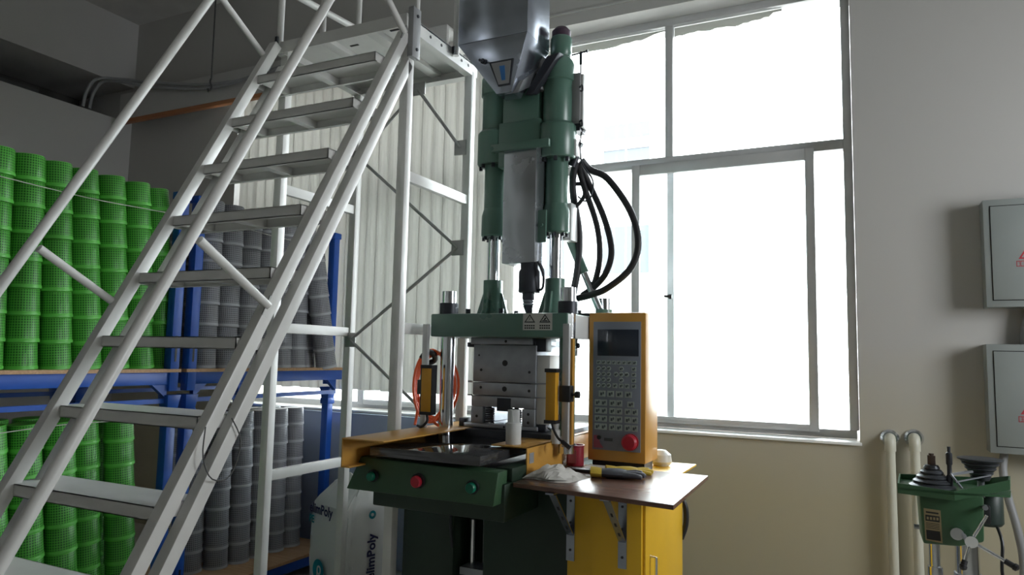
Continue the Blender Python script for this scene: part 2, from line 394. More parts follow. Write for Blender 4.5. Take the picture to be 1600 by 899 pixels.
# pelmet and blind
pel = thing('curtain_pelmet', 'grey boxed pelmet with orange wood lower edge above the cream blind', 'pelmet', (-4.2, 4.1, 3.5))
MB().box((-5.97, 4.03, 3.535), (-2.53, 4.06, 3.775)).box((-5.97, 4.06, 3.755), (-2.53, FY, 3.775)).build('fascia', WHITE, pel, bev=0.002)
MB().box((-5.97, 4.022, 3.500), (-2.53, 4.065, 3.535)).build('wood_edge', ORWOOD, pel, bev=0.003)
bl = thing('vertical_blind', 'cream pleated vertical blind drawn over the left end of the window', 'blind', (-3.3, 4.16, 1.24))
MB().box((-4.62, 4.165, 3.56), (-2.05, 4.215, 3.60)).build('head_rail', ALU, bl)
slat = None
ns = 27
for k in range(ns):
    x = -4.60+k*(2.53/ns)
    if slat is None:
        s_ = MB(); prof = [(0.0, 0.0), (0.006, 0.012), (0.030, 0.020), (0.055, 0.022), (0.080, 0.017), (0.096, 0.010), (0.104, -0.006)]
        zt, zb = 3.56, 1.235
        for a, b in zip(prof, prof[1:]):
            s_.hexa([(a[0], -a[1], zb), (b[0], -b[1], zb), (b[0], -b[1]+0.0015, zb), (a[0], -a[1]+0.0015, zb), (a[0], -a[1], zt), (b[0], -b[1], zt), (b[0], -b[1]+0.0015, zt), (a[0], -a[1]+0.0015, zt)])
        slat = s_.build('slat', CURT, None, loc=(0, 0, 0)); slat.parent = bl
        slat.location = Vector((x, 4.205, 0))-Vector(bl.location)
    else:
        c = slat.copy(); COL.objects.link(c); c.location = Vector((x, 4.205+random.uniform(-0.004, 0.004), random.uniform(-0.008, 0.0)))-Vector(bl.location)
        c.rotation_euler = (0, 0, random.uniform(-0.12, 0.12))

# hanging cords and cables
def cord(x, y, z0, z1, label, hook):
    c = MB().tube([(x, y, 4.55), (x+0.004, y, (z0+4.5)/2), (x+0.01, y, z0)], 0.006, 6).build('hanging_cord', CORDM)
    tag(c, label, 'cord')
    if hook:
        MB().tube([(x+0.01, y, z0), (x-0.002, y, z0-0.03), (x+0.015, y, z0-0.075), (x-0.01, y, z0-0.11), (x-0.025, y, z0-0.08)], 0.007, 6).build('hook', CORDM, c)
cord(-4.55, 3.8, 3.62, 0, 'dark thin cord with a hook end hanging from the ceiling before the pelmet', True)
cord(-3.10, 3.8, 3.72, 0, 'dark thin straight cord hanging behind the top of the stair platform', False)
for k, dx in enumerate((0.0, 0.06)):
    c = MB().tube([(-6.07, 3.76+dx, 3.592), (-6.06, 3.78+dx, 3.74), (-6.02, 3.84+dx, 3.86), (-5.80, 3.95, 3.86-dx*0.4), (-5.49, 3.98, 3.795-dx*0.6), (-4.78, 3.99, 3.675-dx*0.5), (-4.28, 4.0, 3.665+dx*0.2), (-3.8, 4.005, 3.72+dx*0.2)], 0.014, 8, 6).build('cable', CABLEG)
    tag(c, ('upper grey cable' if k == 0 else 'lower grey cable')+' curving over the left wall top and sagging along the back wall', 'cable')

# ================================================================== STAIRS
XR, XL, T = -1.85, -2.64, 0.045
st = thing('platform_stairs', 'light grey steel mobile stairs with open treads, handrails and a top platform', 'stairs', (-2.25, 1.9, 0))
def sq(name, p, q, w_=T, h_=T, m=LADDER, side=(1, 0, 0), parent=None, bev=0.003):
    return MB().bar(p, q, w_, h_, side).build(name, m, parent or st, bev)
dY, dZ = 0.137, 0.2557
slope = dZ/dY
# front and rear stringer tubes on each side
def stringers(xc, yf, zf, yr, zr, ztf, ztr):
    for (y, z, zt) in ((yf, zf, ztf), (yr, zr, ztr)):
        y0 = y-(z-0.02)/slope_t; y1 = y+(zt-z)/slope_t
        sq('stringer', (xc, y0, 0.02), (xc, y1, zt))
slope_t = (2.946-0.868)/(2.575-1.386)
stringers(XR-T/2, 1.411, 0.868, 1.501, 0.844, 2.97, 2.84)
slope_t = (3.027-1.034)/(2.54-1.458)
stringers(XL+T/2, 1.480, 1.034, 1.775, 1.361, 3.03, 2.93)
for k in range(-3, 8):
    zb = -0.5095+0.2557*k+1.5; yf = 1.478+0.137*k
    x0, x1 = XL+0.0, XR-0.046
    if zb < 0.1: continue
    d = 0.185
    t = MB().box((x0, yf, zb), (x1, yf+0.003, zb+0.042)).box((x0, yf+d-0.003, zb), (x1, yf+d, zb+0.042)).box((x0, yf, zb+0.039), (x1, yf+d, zb+0.042))
    t.box((x0, yf, zb), (x1, yf+0.016, zb+0.003)).box((x0, yf+d-0.016, zb), (x1, yf+d, zb+0.003)).box((x0, yf, zb), (x0+0.003, yf+d, zb+0.042)).box((x1-0.003, yf, zb), (x1, yf+d, zb+0.042))
    tr = t.build('tread', LADDER, st)
    xm = x0+(x1-x0)*0.50
    MB().box((xm-0.02, yf+0.004, zb+0.004), (xm+0.02, yf+d-0.004, zb+0.038)).build('stiffener', LADDER, tr)
    xm = x0+0.07
    MB().box((xm-0.015, yf+0.004, zb+0.004), (xm+0.015, yf+d-0.004, zb+0.038)).build('stiffener', LADDER, tr)
# posts
YF, YB = 2.625, 3.235
for x in (XR-T/2, XL+T/2):
    ztop = 3.02
    for y in (YF+T/2, YB):
        p = sq('post', (x, y, 0.10), (x, y, ztop))
        MB().cyl((x, y, 0.012), (x, y, 0.10), 0.018).cyl((x-0.03, y, 0.05), (x+0.03, y, 0.05), 0.048).build('caster', BLACK, p)
    for z in (0.895, 1.615, 2.315):
        sq('side_rail', (x, YF+T, z), (x, YB-T/2, z), 0.03, 0.05)
# platform deck: sheet, edge channels, stiffeners
MB().box((XL, YF-0.02, 3.055), (XR, YB+0.03, 3.062)).build('deck', LADDER, st)
fr = MB().box((XL, YF-0.025, 3.005), (XR, YF-0.02, 3.064)).build('front_channel', LADDER, st)
MB().box((XL, YB+0.03, 2.995), (XR, YB+0.034, 3.064)).box((XL, YB-0.02, 2.995), (XR, YB+0.03, 2.998)).build('rear_channel', LADDER, st)
sc_ = MB().box((XR-0.003, YF-0.02, 2.998), (XR, YB+0.03, 3.064)).box((XR-0.045, YF-0.02, 2.995), (XR, YB+0.03, 2.998)).build('side_channel', LADDER, st)
MB().box((XL, YF-0.02, 2.998), (XL+0.003, YB+0.03, 3.064)).box((XL, YF-0.02, 2.995), (XL+0.045, YB+0.03, 2.998)).build('side_channel', LADDER, st)
hl = MB()
for y in (2.80, 2.90, 3.10, 3.17): hl.cyl((XR+0.0005, y, 3.032), (XR+0.002, y, 3.032), 0.008, seg=10)
hl.build('slot_hole', BLACK, sc_)
for x in (XL+0.27, XR-0.24):
    MB().box((x-0.03, YF, 3.028), (x+0.03, YB, 3.055)).build('deck_stiffener', LADDER, st, bev=0.002)
for xx, yy in ((XL+0.33, 2.76), (XL+0.52, 2.70), (XL+0.62, 2.70), (XL+0.25, 2.95)):
    MB().box((xx, yy, 3.052), (xx+0.05, yy+0.012, 3.0555)).build('deck_slot', BLACK, st)
# rear zig-zag rods
YR = YB-T/2-0.008
apex = (-2.19, YR, 2.965); j1r = (-1.905, YR, 2.60); j1l = (-2.585, YR, 2.62); j2r = (-1.905, YR, 2.06); j2l = (-2.585, YR, 1.57); j3r = (-1.91, YR, 1.07)
for a, b in ((apex, j1r), (apex, j1l), (j1l, j2r), (j2r, j2l), (j2l, j3r)):
    MB().cyl(a, b, 0.009, seg=10).build('brace_rod', LADDERROD, st)
for j in (j1r, j1l, j2r, j2l, j3r, apex):
    s_ = 1 if j[0] > -2.2 else -1
    if j is apex: MB().box((j[0]-0.07, YR-0.004, 2.93), (j[0]+0.05, YR+0.004, 3.0)).build('gusset', LADDERROD, st)
    else: MB().box((j[0]-0.035, YR-0.005, j[2]-0.04), (j[0]+0.035, YR+0.005, j[2]+0.04)).build('gusset', LADDERROD, st, bev=0.002)
# handrails with struts, guard posts
RT = 0.0185
xr, xl = XR-0.003, XL+0.003
MB().cyl((xl, 1.003, 0.974), (xl, 2.60, 3.868), RT).build('handrail', LADDER, st)
MB().cyl((xr, 0.70, 0.36), (xr, 2.60, 3.83), RT).build('handrail', LADDER, st)
for a, b in (((xl, 1.518, 1.848), (xl, 1.835, 1.665)), ((xl, 2.18, 3.16), (xl, 2.545, 2.935)), ((xr, 1.543, 1.84), (xr, 1.845, 1.655)), ((xr, 2.30, 3.17), (xr, 2.59, 2.965))):
    s_ = MB().cyl(a, b, 0.015).build('strut', LADDER, st)
    e = Vector(b)
    MB().bar(e+Vector((0, -0.015, -0.04)), e+Vector((0, 0.02, 0.03)), 0.006, 0.03, (1, 0, 0)).build('strut_clip', LADDERROD, s_)
for x, y, z0 in ((xl, 2.61, 3.05), (XR+0.012, 2.665, 2.95), (XR+0.018, 3.012, 3.02), (xl, 2.92, 3.06), (xl, 3.22, 3.06), (xr, 3.22, 3.06)):
    g = MB().cyl((x, y, z0), (x, y, 4.02), 0.0165 if x != XR+0.012 else 0.011).build('guard_post', LADDER, st)
    MB().box((x-0.010, y-0.026, z0), (x+0.006, y-0.014, z0+0.04)).build('clamp', BLACKST, g)
MB().cyl((xl, 2.60, 4.02), (xl, 3.235, 4.02), RT).build('guard_rail', LADDER, st)
MB().cyl((xr, 2.60, 4.02), (xr, 3.235, 4.02), RT).build('guard_rail', LADDER, st)
MB().cyl((xl, 2.66, 3.36), (xl, 3.215, 3.40), 0.018).build('guard_rail', LADDER, st)
MB().cyl((xl, 3.235, 4.02), (xr, 3.235, 4.02), RT).build('guard_rail', LADDER, st)
bk = MB().box((XR-0.002, YF-0.012, 2.86), (XR+0.028, YF+0.05, 3.10)).build('corner_bracket', GREYPL, st, bev=0.003)
MB().cyl((XR+0.028, YF+0.02, 2.90), (XR+0.033, YF+0.02, 2.90), 0.008, seg=8).cyl((XR+0.028, YF+0.02, 3.06), (XR+0.033, YF+0.02, 3.06), 0.008, seg=8).build('bolt', BLACKST, bk)
# wire loops
tag(MB().tube([(XR+0.01, 1.60, 1.26), (XR+0.03, 1.58, 1.17), (XR+0.03, 1.62, 1.10), (XR+0.02, 1.70, 1.10), (XR+0.015, 1.74, 1.20), (XR+0.012, 1.70, 1.28)], 0.0022, 6).build('wire_loop', CORDM), 'thin dark wire loop hanging on the right stair stringer', 'wire')

# ================================================================== RACKS AND BASKETS
def rack(y0, y1, name, label, far_x=None):
    rk = thing(name, label, 'rack', (-3.85, (y0+y1)/2, 0), 'blue stacked pallet racks')
    xf, xb = -3.37, -4.40
    for zb in (0.15, 1.39):
        brd = MB().box((xb, y0-0.01, zb-0.018), (xf+ (0.0), y1+0.01, zb)).build('shelf_board', BOARD, rk)
        b = MB().box((xf-0.06, y0, zb-0.085), (xf-0.015, y1, zb-0.018)).build('beam', BLUE, rk, bev=0.003)
        MB().box((xb, y0, zb-0.085), (xb+0.045, y1, zb-0.018)).build('beam', BLUE, rk, bev=0.003)
        for y in (y0+0.02, y1-0.02): MB().box((xb+0.045, y-0.02, zb-0.08), (xf-0.06, y+0.02, zb-0.02)).build('cross_beam', BLUE, rk)
    for zb in (0.15, 1.39):
        for (ya, yc) in ((y0+0.058, y0+0.15), (y1-0.058, y1-0.15)):
            MB().prism([(ya, zb-0.085), (yc, zb-0.085), (ya, zb-0.16)], 0, xf-0.05, xf-0.02).build('gusset', BLUE, rk)
    for x in (xf-0.032, xb+0.03):
        for y, near in ((y0+0.03, True), (y1-0.03, False)):
            xx = x
            if far_x and not near and x > -4: xx = far_x
            for (za, zt) in ((0.0, 1.16), (1.27, 2.36)):
                p = MB().box((xx-0.028, y-0.028, za), (xx+0.028, y+0.028, zt)).build('post', BLUE, rk, bev=0.004)
                MB().box((xx-0.036, y-0.036, zt-0.03), (xx+0.036, y+0.036, zt+0.012)).build('post_collar', BLUE, p, bev=0.004)
                MB().box((xx+0.0282, y-0.006, za+0.16), (xx+0.0295, y+0.006, za+0.30)).build('post_slot', BLACK, p)
            MB().hexa([(xx-0.032, y-0.032, 1.172), (xx+0.032, y-0.032, 1.172), (xx+0.032, y+0.032, 1.172), (xx-0.032, y+0.032, 1.172), (xx-0.042, y-0.042, 1.25), (xx+0.042, y-0.042, 1.25), (xx+0.042, y+0.042, 1.25), (xx-0.042, y+0.042, 1.25)]).build('foot_cup', BLUE, rk, bev=0.003)
    for x in (xf-0.035, xb+0.03):
        MB().box((x-0.012, y0+0.05, 1.205), (x+0.012, y1-0.05, 1.230)).build('tie_bar', BLUE, rk)
    return rk
rack(1.28, 2.735, 'pallet_rack', 'blue steel pallet rack on the left, holding the green baskets')
rack(2.79, 4.12, 'pallet_rack', 'blue steel pallet rack near the blind, holding the grey baskets', far_x=-3.485)

PITCH = 0.1245
def basket_proto(meshm, rimm, label):
    b = MB().lathe([(0.0725, 0.0), (0.0725, 0.012), (0.0722, 0.02), (0.0690, 0.1195), (0.066, 0.1235), (0.02, 0.1237)], seg=22).build('mesh_basket', meshm, None, loc=(0, 0, 0))
    MB().lathe([(0.0726, 0.001), (0.0745, 0.001), (0.0745, 0.013), (0.0732, 0.015), (0.0726, 0.015)], seg=22, cap=False).build('rim', rimm, b)
    return b
protos = {'green': basket_proto(GMESH, GRIM, ''), 'grey': basket_proto(SMESH, SRIM, '')}
used = {'green': False, 'grey': False}
ORD = ['bottom one', 'second from bottom', 'third from bottom', 'fourth from bottom', 'fifth from bottom', 'sixth from bottom', 'seventh from bottom']
SORD = ['first', 'second', 'third', 'fourth', 'fifth', 'sixth', 'seventh', 'eighth', 'ninth', 'tenth']
def stack(kind, x, y, z, n, lean_y, lean_x, where, group, pitch=PITCH):
    pr = protos[kind]; d = Vector((lean_x, lean_y, n*pitch)); d = d*(n*pitch)/d.length
    q = Vector((0, 0, 1)).rotation_difference(d.normalized())
    for k in range(n):
        if not used[kind]: o = pr; used[kind] = True
        else:
            o = pr.copy(); COL.objects.link(o)
            for ch in pr.children:
                c = ch.copy(); COL.objects.link(c); c.parent = o
        p = Vector((x, y, z))+d*(k/n)+Vector((random.uniform(-.0015, .0015), random.uniform(-.0015, .0015), 0.0))
        o.rotation_mode = 'QUATERNION'; o.rotation_quaternion = q @ Quaternion((0, 0, 1), random.uniform(-0.5, 0.5)); o.location = p
        o.scale = (1, 1, pitch/PITCH*0.995)
        pos = 'top one' if k == n-1 else ORD[k]
        tag(o, f'{kind} mesh basket, {pos} in {where}', 'basket', group)
zu, zl = 1.3905, 0.1505
for i, (yb, yt) in enumerate(((1.815, 1.79), (1.965, 1.925), (2.125, 2.05), (2.275, 2.185), (2.425, 2.33), (2.575, 2.475), (2.726, 2.61))):
    stack('green', -3.487-(0.026 if i == 6 else 0), yb, zu, 8, yt-yb, 0.0, f'{SORD[i]} upper green stack from left', 'green baskets on the upper shelf')
for i, yb in enumerate((1.74, 1.895, 2.05, 2.205, 2.36, 2.515)):
    stack('green', -3.49-(0.05 if i == 4 else 0), yb+0.05, zl, 8, -0.09, 0, f'{SORD[i]} lower green stack from left, front row', 'green baskets on the lower shelf')
for i, yb in enumerate((1.80, 1.98, 2.15, 2.33, 2.5)):
    stack('green', -3.72, yb+0.06, zl, 8, -0.05, 0, f'{SORD[i]} lower green stack from left, back row', 'green baskets at the back of the lower shelf')
for i, (yb, yt, x, lx) in enumerate(((2.985, 2.985, -3.49, 0), (3.14, 3.14, -3.49, 0), (3.295, 3.29, -3.49, 0), (3.45, 3.45, -3.50, 0), (3.605, 3.60, -3.49, 0), (3.76, 3.745, -3.50, 0), (3.915, 3.87, -3.56, 0))):
    stack('grey', x, yb, zu, 8, yt-yb, lx, f'{SORD[i]} upper grey stack from left', 'grey baskets on the upper shelf')
stack('grey', -3.40, 3.96, zu, 7, -0.17, -0.02, 'the leaning grey stack', 'grey baskets on the upper shelf')
for i, (x, y) in enumerate(((-3.72, 3.02), (-3.72, 3.175), (-3.66, 3.32), (-3.64, 3.475), (-3.64, 3.63), (-3.64, 3.785), (-3.64, 3.94))):
    stack('grey', x, y, zl, 8, -0.02, 0, f'{SORD[i]} lower grey stack, front row', 'grey baskets on the lower shelf', 0.1195)
for i, (x, y) in enumerate(((-3.90, 3.25), (-3.84, 3.41), (-3.81, 3.57), (-3.81, 3.73), (-3.81, 3.89), (-3.80, 4.05))):
    stack('grey', x, y, zl, 8, -0.02, 0, f'{SORD[i]} lower grey stack, back row', 'grey baskets at the back of the lower shelf', 0.1195)
for i, yb in enumerate((1.86, 2.03, 2.2, 2.37, 2.53)):
    stack('green', -3.78, yb, zu, 8, -0.04, 0, f'{SORD[i]} upper green stack from left, back row', 'green baskets at the back of the upper shelf')
for i, yb in enumerate((3.02, 3.19, 3.36, 3.53, 3.70)):
    stack('grey', -3.80, yb, zu, 7, 0, 0, f'{SORD[i]} upper grey stack, back row', 'grey baskets at the back of the upper shelf')
def twine(pts, label): tag(MB().tube(pts, 0.0022, 6, 6).build('twine', TWINE), label, 'twine')
twine([(-3.405, 1.70, 2.245), (-3.402, 1.95, 2.235), (-3.405, 2.2, 2.23), (-3.402, 2.45, 2.235), (-3.40, 2.62, 2.24)], 'thin white twine tied across the upper green stacks')
twine([(-3.405, 1.65, 1.10), (-3.40, 1.85, 1.115), (-3.402, 2.1, 1.13), (-3.405, 2.35, 1.13), (-3.40, 2.6, 1.12)], 'thin white twine tied across the lower green stacks')
twine([(-3.405, 2.93, 2.27), (-3.40, 3.15, 2.25), (-3.402, 3.45, 2.235), (-3.405, 3.7, 2.24)], 'thin pale twine tied across the upper grey stacks')

# ================================================================== INJECTION MOULDING MACHINE
mc = thing('injection_moulding_machine', 'green vertical injection moulding machine with yellow guard rails and chrome columns', 'machine', (-1.43, 2.9, 0))
def P(mb, name, m, parent=None, bev=0.0): return mb.build(name, m, parent or mc, bev)
# base
bs = MB().box((-1.815, 2.66, 0.0), (-1.56, 3.45, 1.0)).box((-1.42, 2.66, 0.0), (-1.03, 3.45, 1.0)).box((-1.56, 2.86, 0.0), (-1.42, 3.45, 1.0))
P(bs, 'base', DGREEN, bev=0.006)
P(MB().cyl((-1.518, 2.75, 0.02), (-1.518, 2.75, 0.80), 0.013), 'guide_rod', CHROME); P(MB().cyl((-1.455, 2.75, 0.02), (-1.455, 2.75, 0.86), 0.012), 'guide_rod', CHROME)
P(MB().box((-1.55, 2.70, 0.58), (-1.43, 2.80, 0.61)), 'rod_block', STEEL)
P(MB().tube([(-1.57, 2.655, 0.90), (-1.565, 2.64, 0.80), (-1.56, 2.65, 0.70)], 0.006), 'pipe', BLACKST)
# bed support
P(MB().box((-1.76, 2.36, 0.90), (-1.175, 3.45, 1.035)), 'bed_frame', DGREEN, bev=0.006)
# button panel, with slanted ends
bp_ = MB().hexa([(-1.845, 2.30, 0.965), (-1.190, 2.30, 0.965), (-1.190, 2.40, 0.965), (-1.845, 2.40, 0.965), (-1.80, 2.325, 1.090), (-1.185, 2.325, 1.081), (-1.185, 2.40, 1.082), (-1.80, 2.40, 1.091)])
bpo = P(bp_, 'button_panel', PANELG, bev=0.004)
for x, m_, r_, nm in ((-1.722, GREENB, 0.017, 'green_button'), (-1.513, REDB, 0.022, 'emergency_stop'), (-1.279, GREENB, 0.019, 'green_button')):
    y = 2.308
    P(MB().cyl((x, y+0.004, 1.026), (x, y-0.006, 1.024), r_+0.007), 'button_collar', BLACK, bpo)
    b = P(MB().lathe([(r_*0.8, 0), (r_, 0.004), (r_, 0.016), (r_*0.85, 0.02)], (x, y-0.006, 1.024), (0, -1, -0.05)), nm, m_, bpo)
# sliding bed plate
P(MB().box((-1.742, 2.305, 1.100), (-1.250, 2.83, 1.136)), 'bed_plate', mat('polished_dark_bed', (0.12, 0.12, 0.125), 0.07, 0.7), bev=0.003)
P(MB().box((-1.765, 2.83, 1.092), (-1.20, 3.42, 1.170)), 'platen', BLACKST, bev=0.004)
P(MB().box((-1.245, 2.42, 1.035), (-1.175, 2.75, 1.085)), 'bed_side', DGREEN, bev=0.004)
# yellow guard rails
rl = MB().box((-1.812, 2.22, 1.166), (-1.615, 3.45, 1.172)).box((-1.812, 2.22, 1.06), (-1.806, 3.45, 1.172)).box((-1.812, 2.22, 1.06), (-1.77, 3.45, 1.066))
P(rl, 'guard_rail', YELLOW, bev=0.0015)
rr = MB().box((-1.33, 2.54, 1.144), (-1.172, 2.83, 1.150)).box((-1.25, 2.83, 1.144), (-1.172, 3.45, 1.150)).box((-1.178, 2.54, 1.035), (-1.172, 3.45, 1.150)).box((-1.21, 2.54, 1.035), (-1.178, 3.45, 1.041))
rro = P(rr, 'guard_rail', YELLOW, bev=0.0015)
P(MB().box((-1.172, 2.56, 1.085), (-1.1705, 2.60, 1.125)), 'name_plate', GREYPL, rro)
P(MB().box((-1.19, 2.55, 1.02), (-1.17, 3.45, 1.034)), 'rail_foot', DGREEN)
# moving plate
mp_ = P(MB().box((-1.765, 2.75, 1.580), (-1.098, 3.44, 1.683)), 'top_platen', GREEN, bev=0.006)
stx = MB().box((-1.300, 2.7482, 1.610), (-1.165, 2.7498, 1.683-0.002))
stk = P(stx, 'warning_sticker', STICKER, mp_)
for k, x in enumerate((-1.268, -1.198)):
    # triangle outline with a bolt / crushed hand sign and text lines
    o_ = [(x-0.026, 1.642), (x+0.026, 1.642), (x, 1.678)]; i_ = [(x-0.018, 1.6465), (x+0.018, 1.6465), (x, 1.671)]
    t = MB()
    for a in range(3):
        b = (a+1) % 3
        t.plate([(o_[a][0], 2.7478, o_[a][1]), (o_[b][0], 2.7478, o_[b][1]), (i_[b][0], 2.7478, i_[b][1]), (i_[a][0], 2.7478, i_[a][1])], (0, -1, 0), 0.0004)
    if k == 0: t.plate([(x-0.008, 2.7478, 1.649), (x+0.004, 2.7478, 1.657), (x-0.001, 2.7478, 1.659), (x+0.008, 2.7478, 1.666), (x-0.003, 2.7478, 1.661), (x+0.001, 2.7478, 1.658)], (0, -1, 0), 0.0004)
    else:
        t.plate([(x-0.012, 2.7478, 1.648), (x+0.012, 2.7478, 1.648), (x+0.012, 2.7478, 1.652), (x-0.012, 2.7478, 1.652)], (0, -1, 0), 0.0004)
        t.plate([(x-0.006, 2.7478, 1.653), (x+0.002, 2.7478, 1.653), (x+0.006, 2.7478, 1.661), (x+0.001, 2.7478, 1.664)], (0, -1, 0), 0.0004)
    for r_ in range(2):
        for c_ in range(5):
            xx = x-0.024+c_*0.010; zz = 1.632-r_*0.010
            t.plate([(xx, 2.7478, zz-0.006), (xx+0.0075, 2.7478, zz-0.006), (xx+0.0075, 2.7478, zz), (xx, 2.7478, zz)], (0, -1, 0), 0.0004)
    P(t, 'warning_print', INK, stk)
# tie bars
for (x, y, top) in ((-1.715, 2.825, 1.79), (-1.125, 2.825, 1.795), (-1.140, 3.34, 1.79), (-1.715, 3.34, 1.79)):
    tb = P(MB().cyl((x, y, 1.10), (x, y, top), 0.033, seg=24), 'tie_bar', CHROME)
    P(MB().cyl((x, y, 1.684), (x, y, 1.735), 0.043, seg=24), 'tie_nut', BLACKST if y < 3 else GREEN, tb)
# side wings of the platen (green column behind the sensor)
P(MB().box((-1.108, 2.79, 1.14), (-1.088, 2.815, 1.577)), 'side_column', YELLOW)
P(MB().box((-1.098, 2.756, 1.581), (-1.0965, 3.43, 1.679)), 'side_glare', WHITEP, mp_)  # white sheet paints window glare on the platen's right face
P(MB().cyl((-1.125, 2.825, 1.172), (-1.125, 2.825, 1.579), 0.0345), 'column_sleeve', GREEN)
# injection cylinders
def cylinder(xc, y, body_top, dz=0.0):
    c = P(MB().lathe([(0.064, 2.585), (0.072, 2.60), (0.072, body_top-0.12), (0.080, body_top-0.115), (0.080, body_top-0.035), (0.070, body_top-0.012), (0.060, body_top)], (xc, y, 0), seg=28), 'cylinder_body', GREEN)
    P(MB().lathe([(0.086, 2.43), (0.092, 2.438), (0.092, 2.588), (0.080, 2.602)], (xc, y, 0), seg=28), 'cylinder_flange', GREEN)
    P(MB().lathe([(0.054, 2.17), (0.054, 2.435)], (xc, y, 0), seg=28), 'lower_cylinder', GREEN)
    P(MB().lathe([(0.058, 2.075), (0.064, 2.082), (0.064, 2.18), (0.054, 2.215)], (xc, y, 0), seg=28), 'lower_flange', GREEN)
    P(MB().cyl((xc, y, 1.84), (xc, y, 2.08), 0.029, seg=24), 'piston_rod', CHROME)
    s_ = P(MB().lathe([(0.060, 1.684), (0.060, 1.70), (0.052, 1.72), (0.047, 1.80), (0.047, 1.862)], (xc, y, 0), seg=24), 'rod_seat', GREEN)
    for sx, sy in ((1, 0), (-1, 0), (0, -1), (0, 1)):
        P(MB().hexa([(xc+sx*0.045-abs(sy)*0.008, y+sy*0.045-abs(sx)*0.008, 1.684), (xc+sx*0.088+abs(sy)*0.008-abs(sy)*0.016*(0), y+sy*0.088-abs(sx)*0.008, 1.684), (xc+sx*0.088+abs(sy)*0.008, y+sy*0.088+abs(sx)*0.008, 1.684), (xc+sx*0.045+abs(sy)*0.008, y+sy*0.045+abs(sx)*0.008, 1.684),
                   (xc+sx*0.045-abs(sy)*0.008, y+sy*0.045-abs(sx)*0.008, 1.80), (xc+sx*0.052-abs(sy)*0.004, y+sy*0.052-abs(sx)*0.004, 1.80), (xc+sx*0.052+abs(sy)*0.004, y+sy*0.052+abs(sx)*0.004, 1.80), (xc+sx*0.045+abs(sy)*0.008, y+sy*0.045+abs(sx)*0.008, 1.80)]), 'rib', GREEN, s_)
    P(MB().box((xc-0.11, y-0.10, 1.684), (xc+0.11, y+0.10, 1.697)), 'seat_flange', GREEN, s_)
    bo = MB()
    for sx in (-1, 1):
        for sy in (-1, 1): bo.cyl((xc+sx*0.09, y+sy*0.08, 1.697), (xc+sx*0.09, y+sy*0.08, 1.72), 0.012, seg=6)
    P(bo, 'bolt', BLACKST, s_)
    bo = MB()
    for k in range(8):
        a = k*math.pi/4+0.3; bo.cyl((xc+0.075*math.cos(a), y+0.075*math.sin(a), 2.41), (xc+0.075*math.cos(a), y+0.075*math.sin(a), 2.43), 0.009, seg=6)
        bo.cyl((xc+0.052*math.cos(a), y+0.052*math.sin(a), 2.058), (xc+0.052*math.cos(a), y+0.052*math.sin(a), 2.076), 0.008, seg=6)
    P(bo, 'bolt', BLACKST, c)
    return c
CY = 3.06
cylinder(-1.612, CY, 2.90); cylinder(-1.285, CY, 2.925)
# right cylinder's upper end
P(MB().cyl((-1.277, CY, 2.90), (-1.277, CY, 2.955), 0.022), 'end_rod', CHROME)
P(MB().lathe([(0.046, 2.935), (0.052, 2.945), (0.052, 3.02), (0.046, 3.03)], (-1.272, CY, 0)), 'end_cap', GREEN)
P(MB().lathe([(0.045, 3.03), (0.046, 3.06), (0.030, 3.078)], (-1.272, CY, 0)), 'end_cap', PURPLE)
# crosshead and injection unit
P(MB().box((-1.56, 2.98, 2.40), (-1.34, 3.14, 2.62)).box((-1.545, 2.99, 2.62), (-1.355, 3.13, 2.80)), 'crosshead', GREEN, bev=0.006)
P(MB().cyl((-1.44, 3.05, 2.80), (-1.44, 3.05, 2.88), 0.05).box((-1.40, 3.0, 2.80), (-1.36, 3.06, 2.90)), 'feed_throat', BLACKST)
P(MB().box((-1.375, 2.98, 2.76), (-1.335, 3.03, 2.93)).cyl((-1.355, 3.0, 2.93), (-1.355, 3.0, 2.96), 0.02), 'clamp_block', GREYPL, bev=0.004)
P(MB().box((-1.56, 2.905, 2.455), (-1.262, 2.925, 2.492)), 'cover_bracket', GREEN, bev=0.003)
cv = MB().box((-1.497, 2.92, 1.925), (-1.329, 3.06, 2.48))
P(cv, 'barrel_cover', SHEET, bev=0.004)
P(MB().box((-1.329, 2.95, 2.02), (-1.29, 2.962, 2.17)).cyl((-1.31, 2.956, 2.10), (-1.31, 2.94, 2.10), 0.008), 'cover_bracket', GREEN)
P(MB().lathe([(0.047, 1.79), (0.050, 1.795), (0.050, 1.888), (0.042, 1.90), (0.042, 1.93)], (-1.376, 2.97, 0)), 'heater_band', BLACKST)
nz = P(MB().lathe([(0.006, 1.685), (0.012, 1.70), (0.022, 1.725), (0.022, 1.755), (0.028, 1.76), (0.028, 1.795)], (-1.380, 2.97, 0), seg=6), 'nozzle', BLACKST)
for zz in (1.738, 1.752):
    P(MB().lathe([(0.024, zz-0.005), (0.029, zz), (0.024, zz+0.005)], (-1.380, 2.97, 0), seg=8), 'nozzle_nut', STEEL, nz)
P(MB().tube([(-1.325, 2.95, 1.93), (-1.305, 2.94, 1.90), (-1.292, 2.94, 1.86), (-1.30, 2.95, 1.81), (-1.326, 2.96, 1.80)], 0.006), 'heater_cable', BLACKST)
P(MB().tube([(-1.325, 2.97, 1.93), (-1.300, 2.95, 1.895), (-1.296, 2.95, 1.87)], 0.005), 'heater_cable', BLACKST)
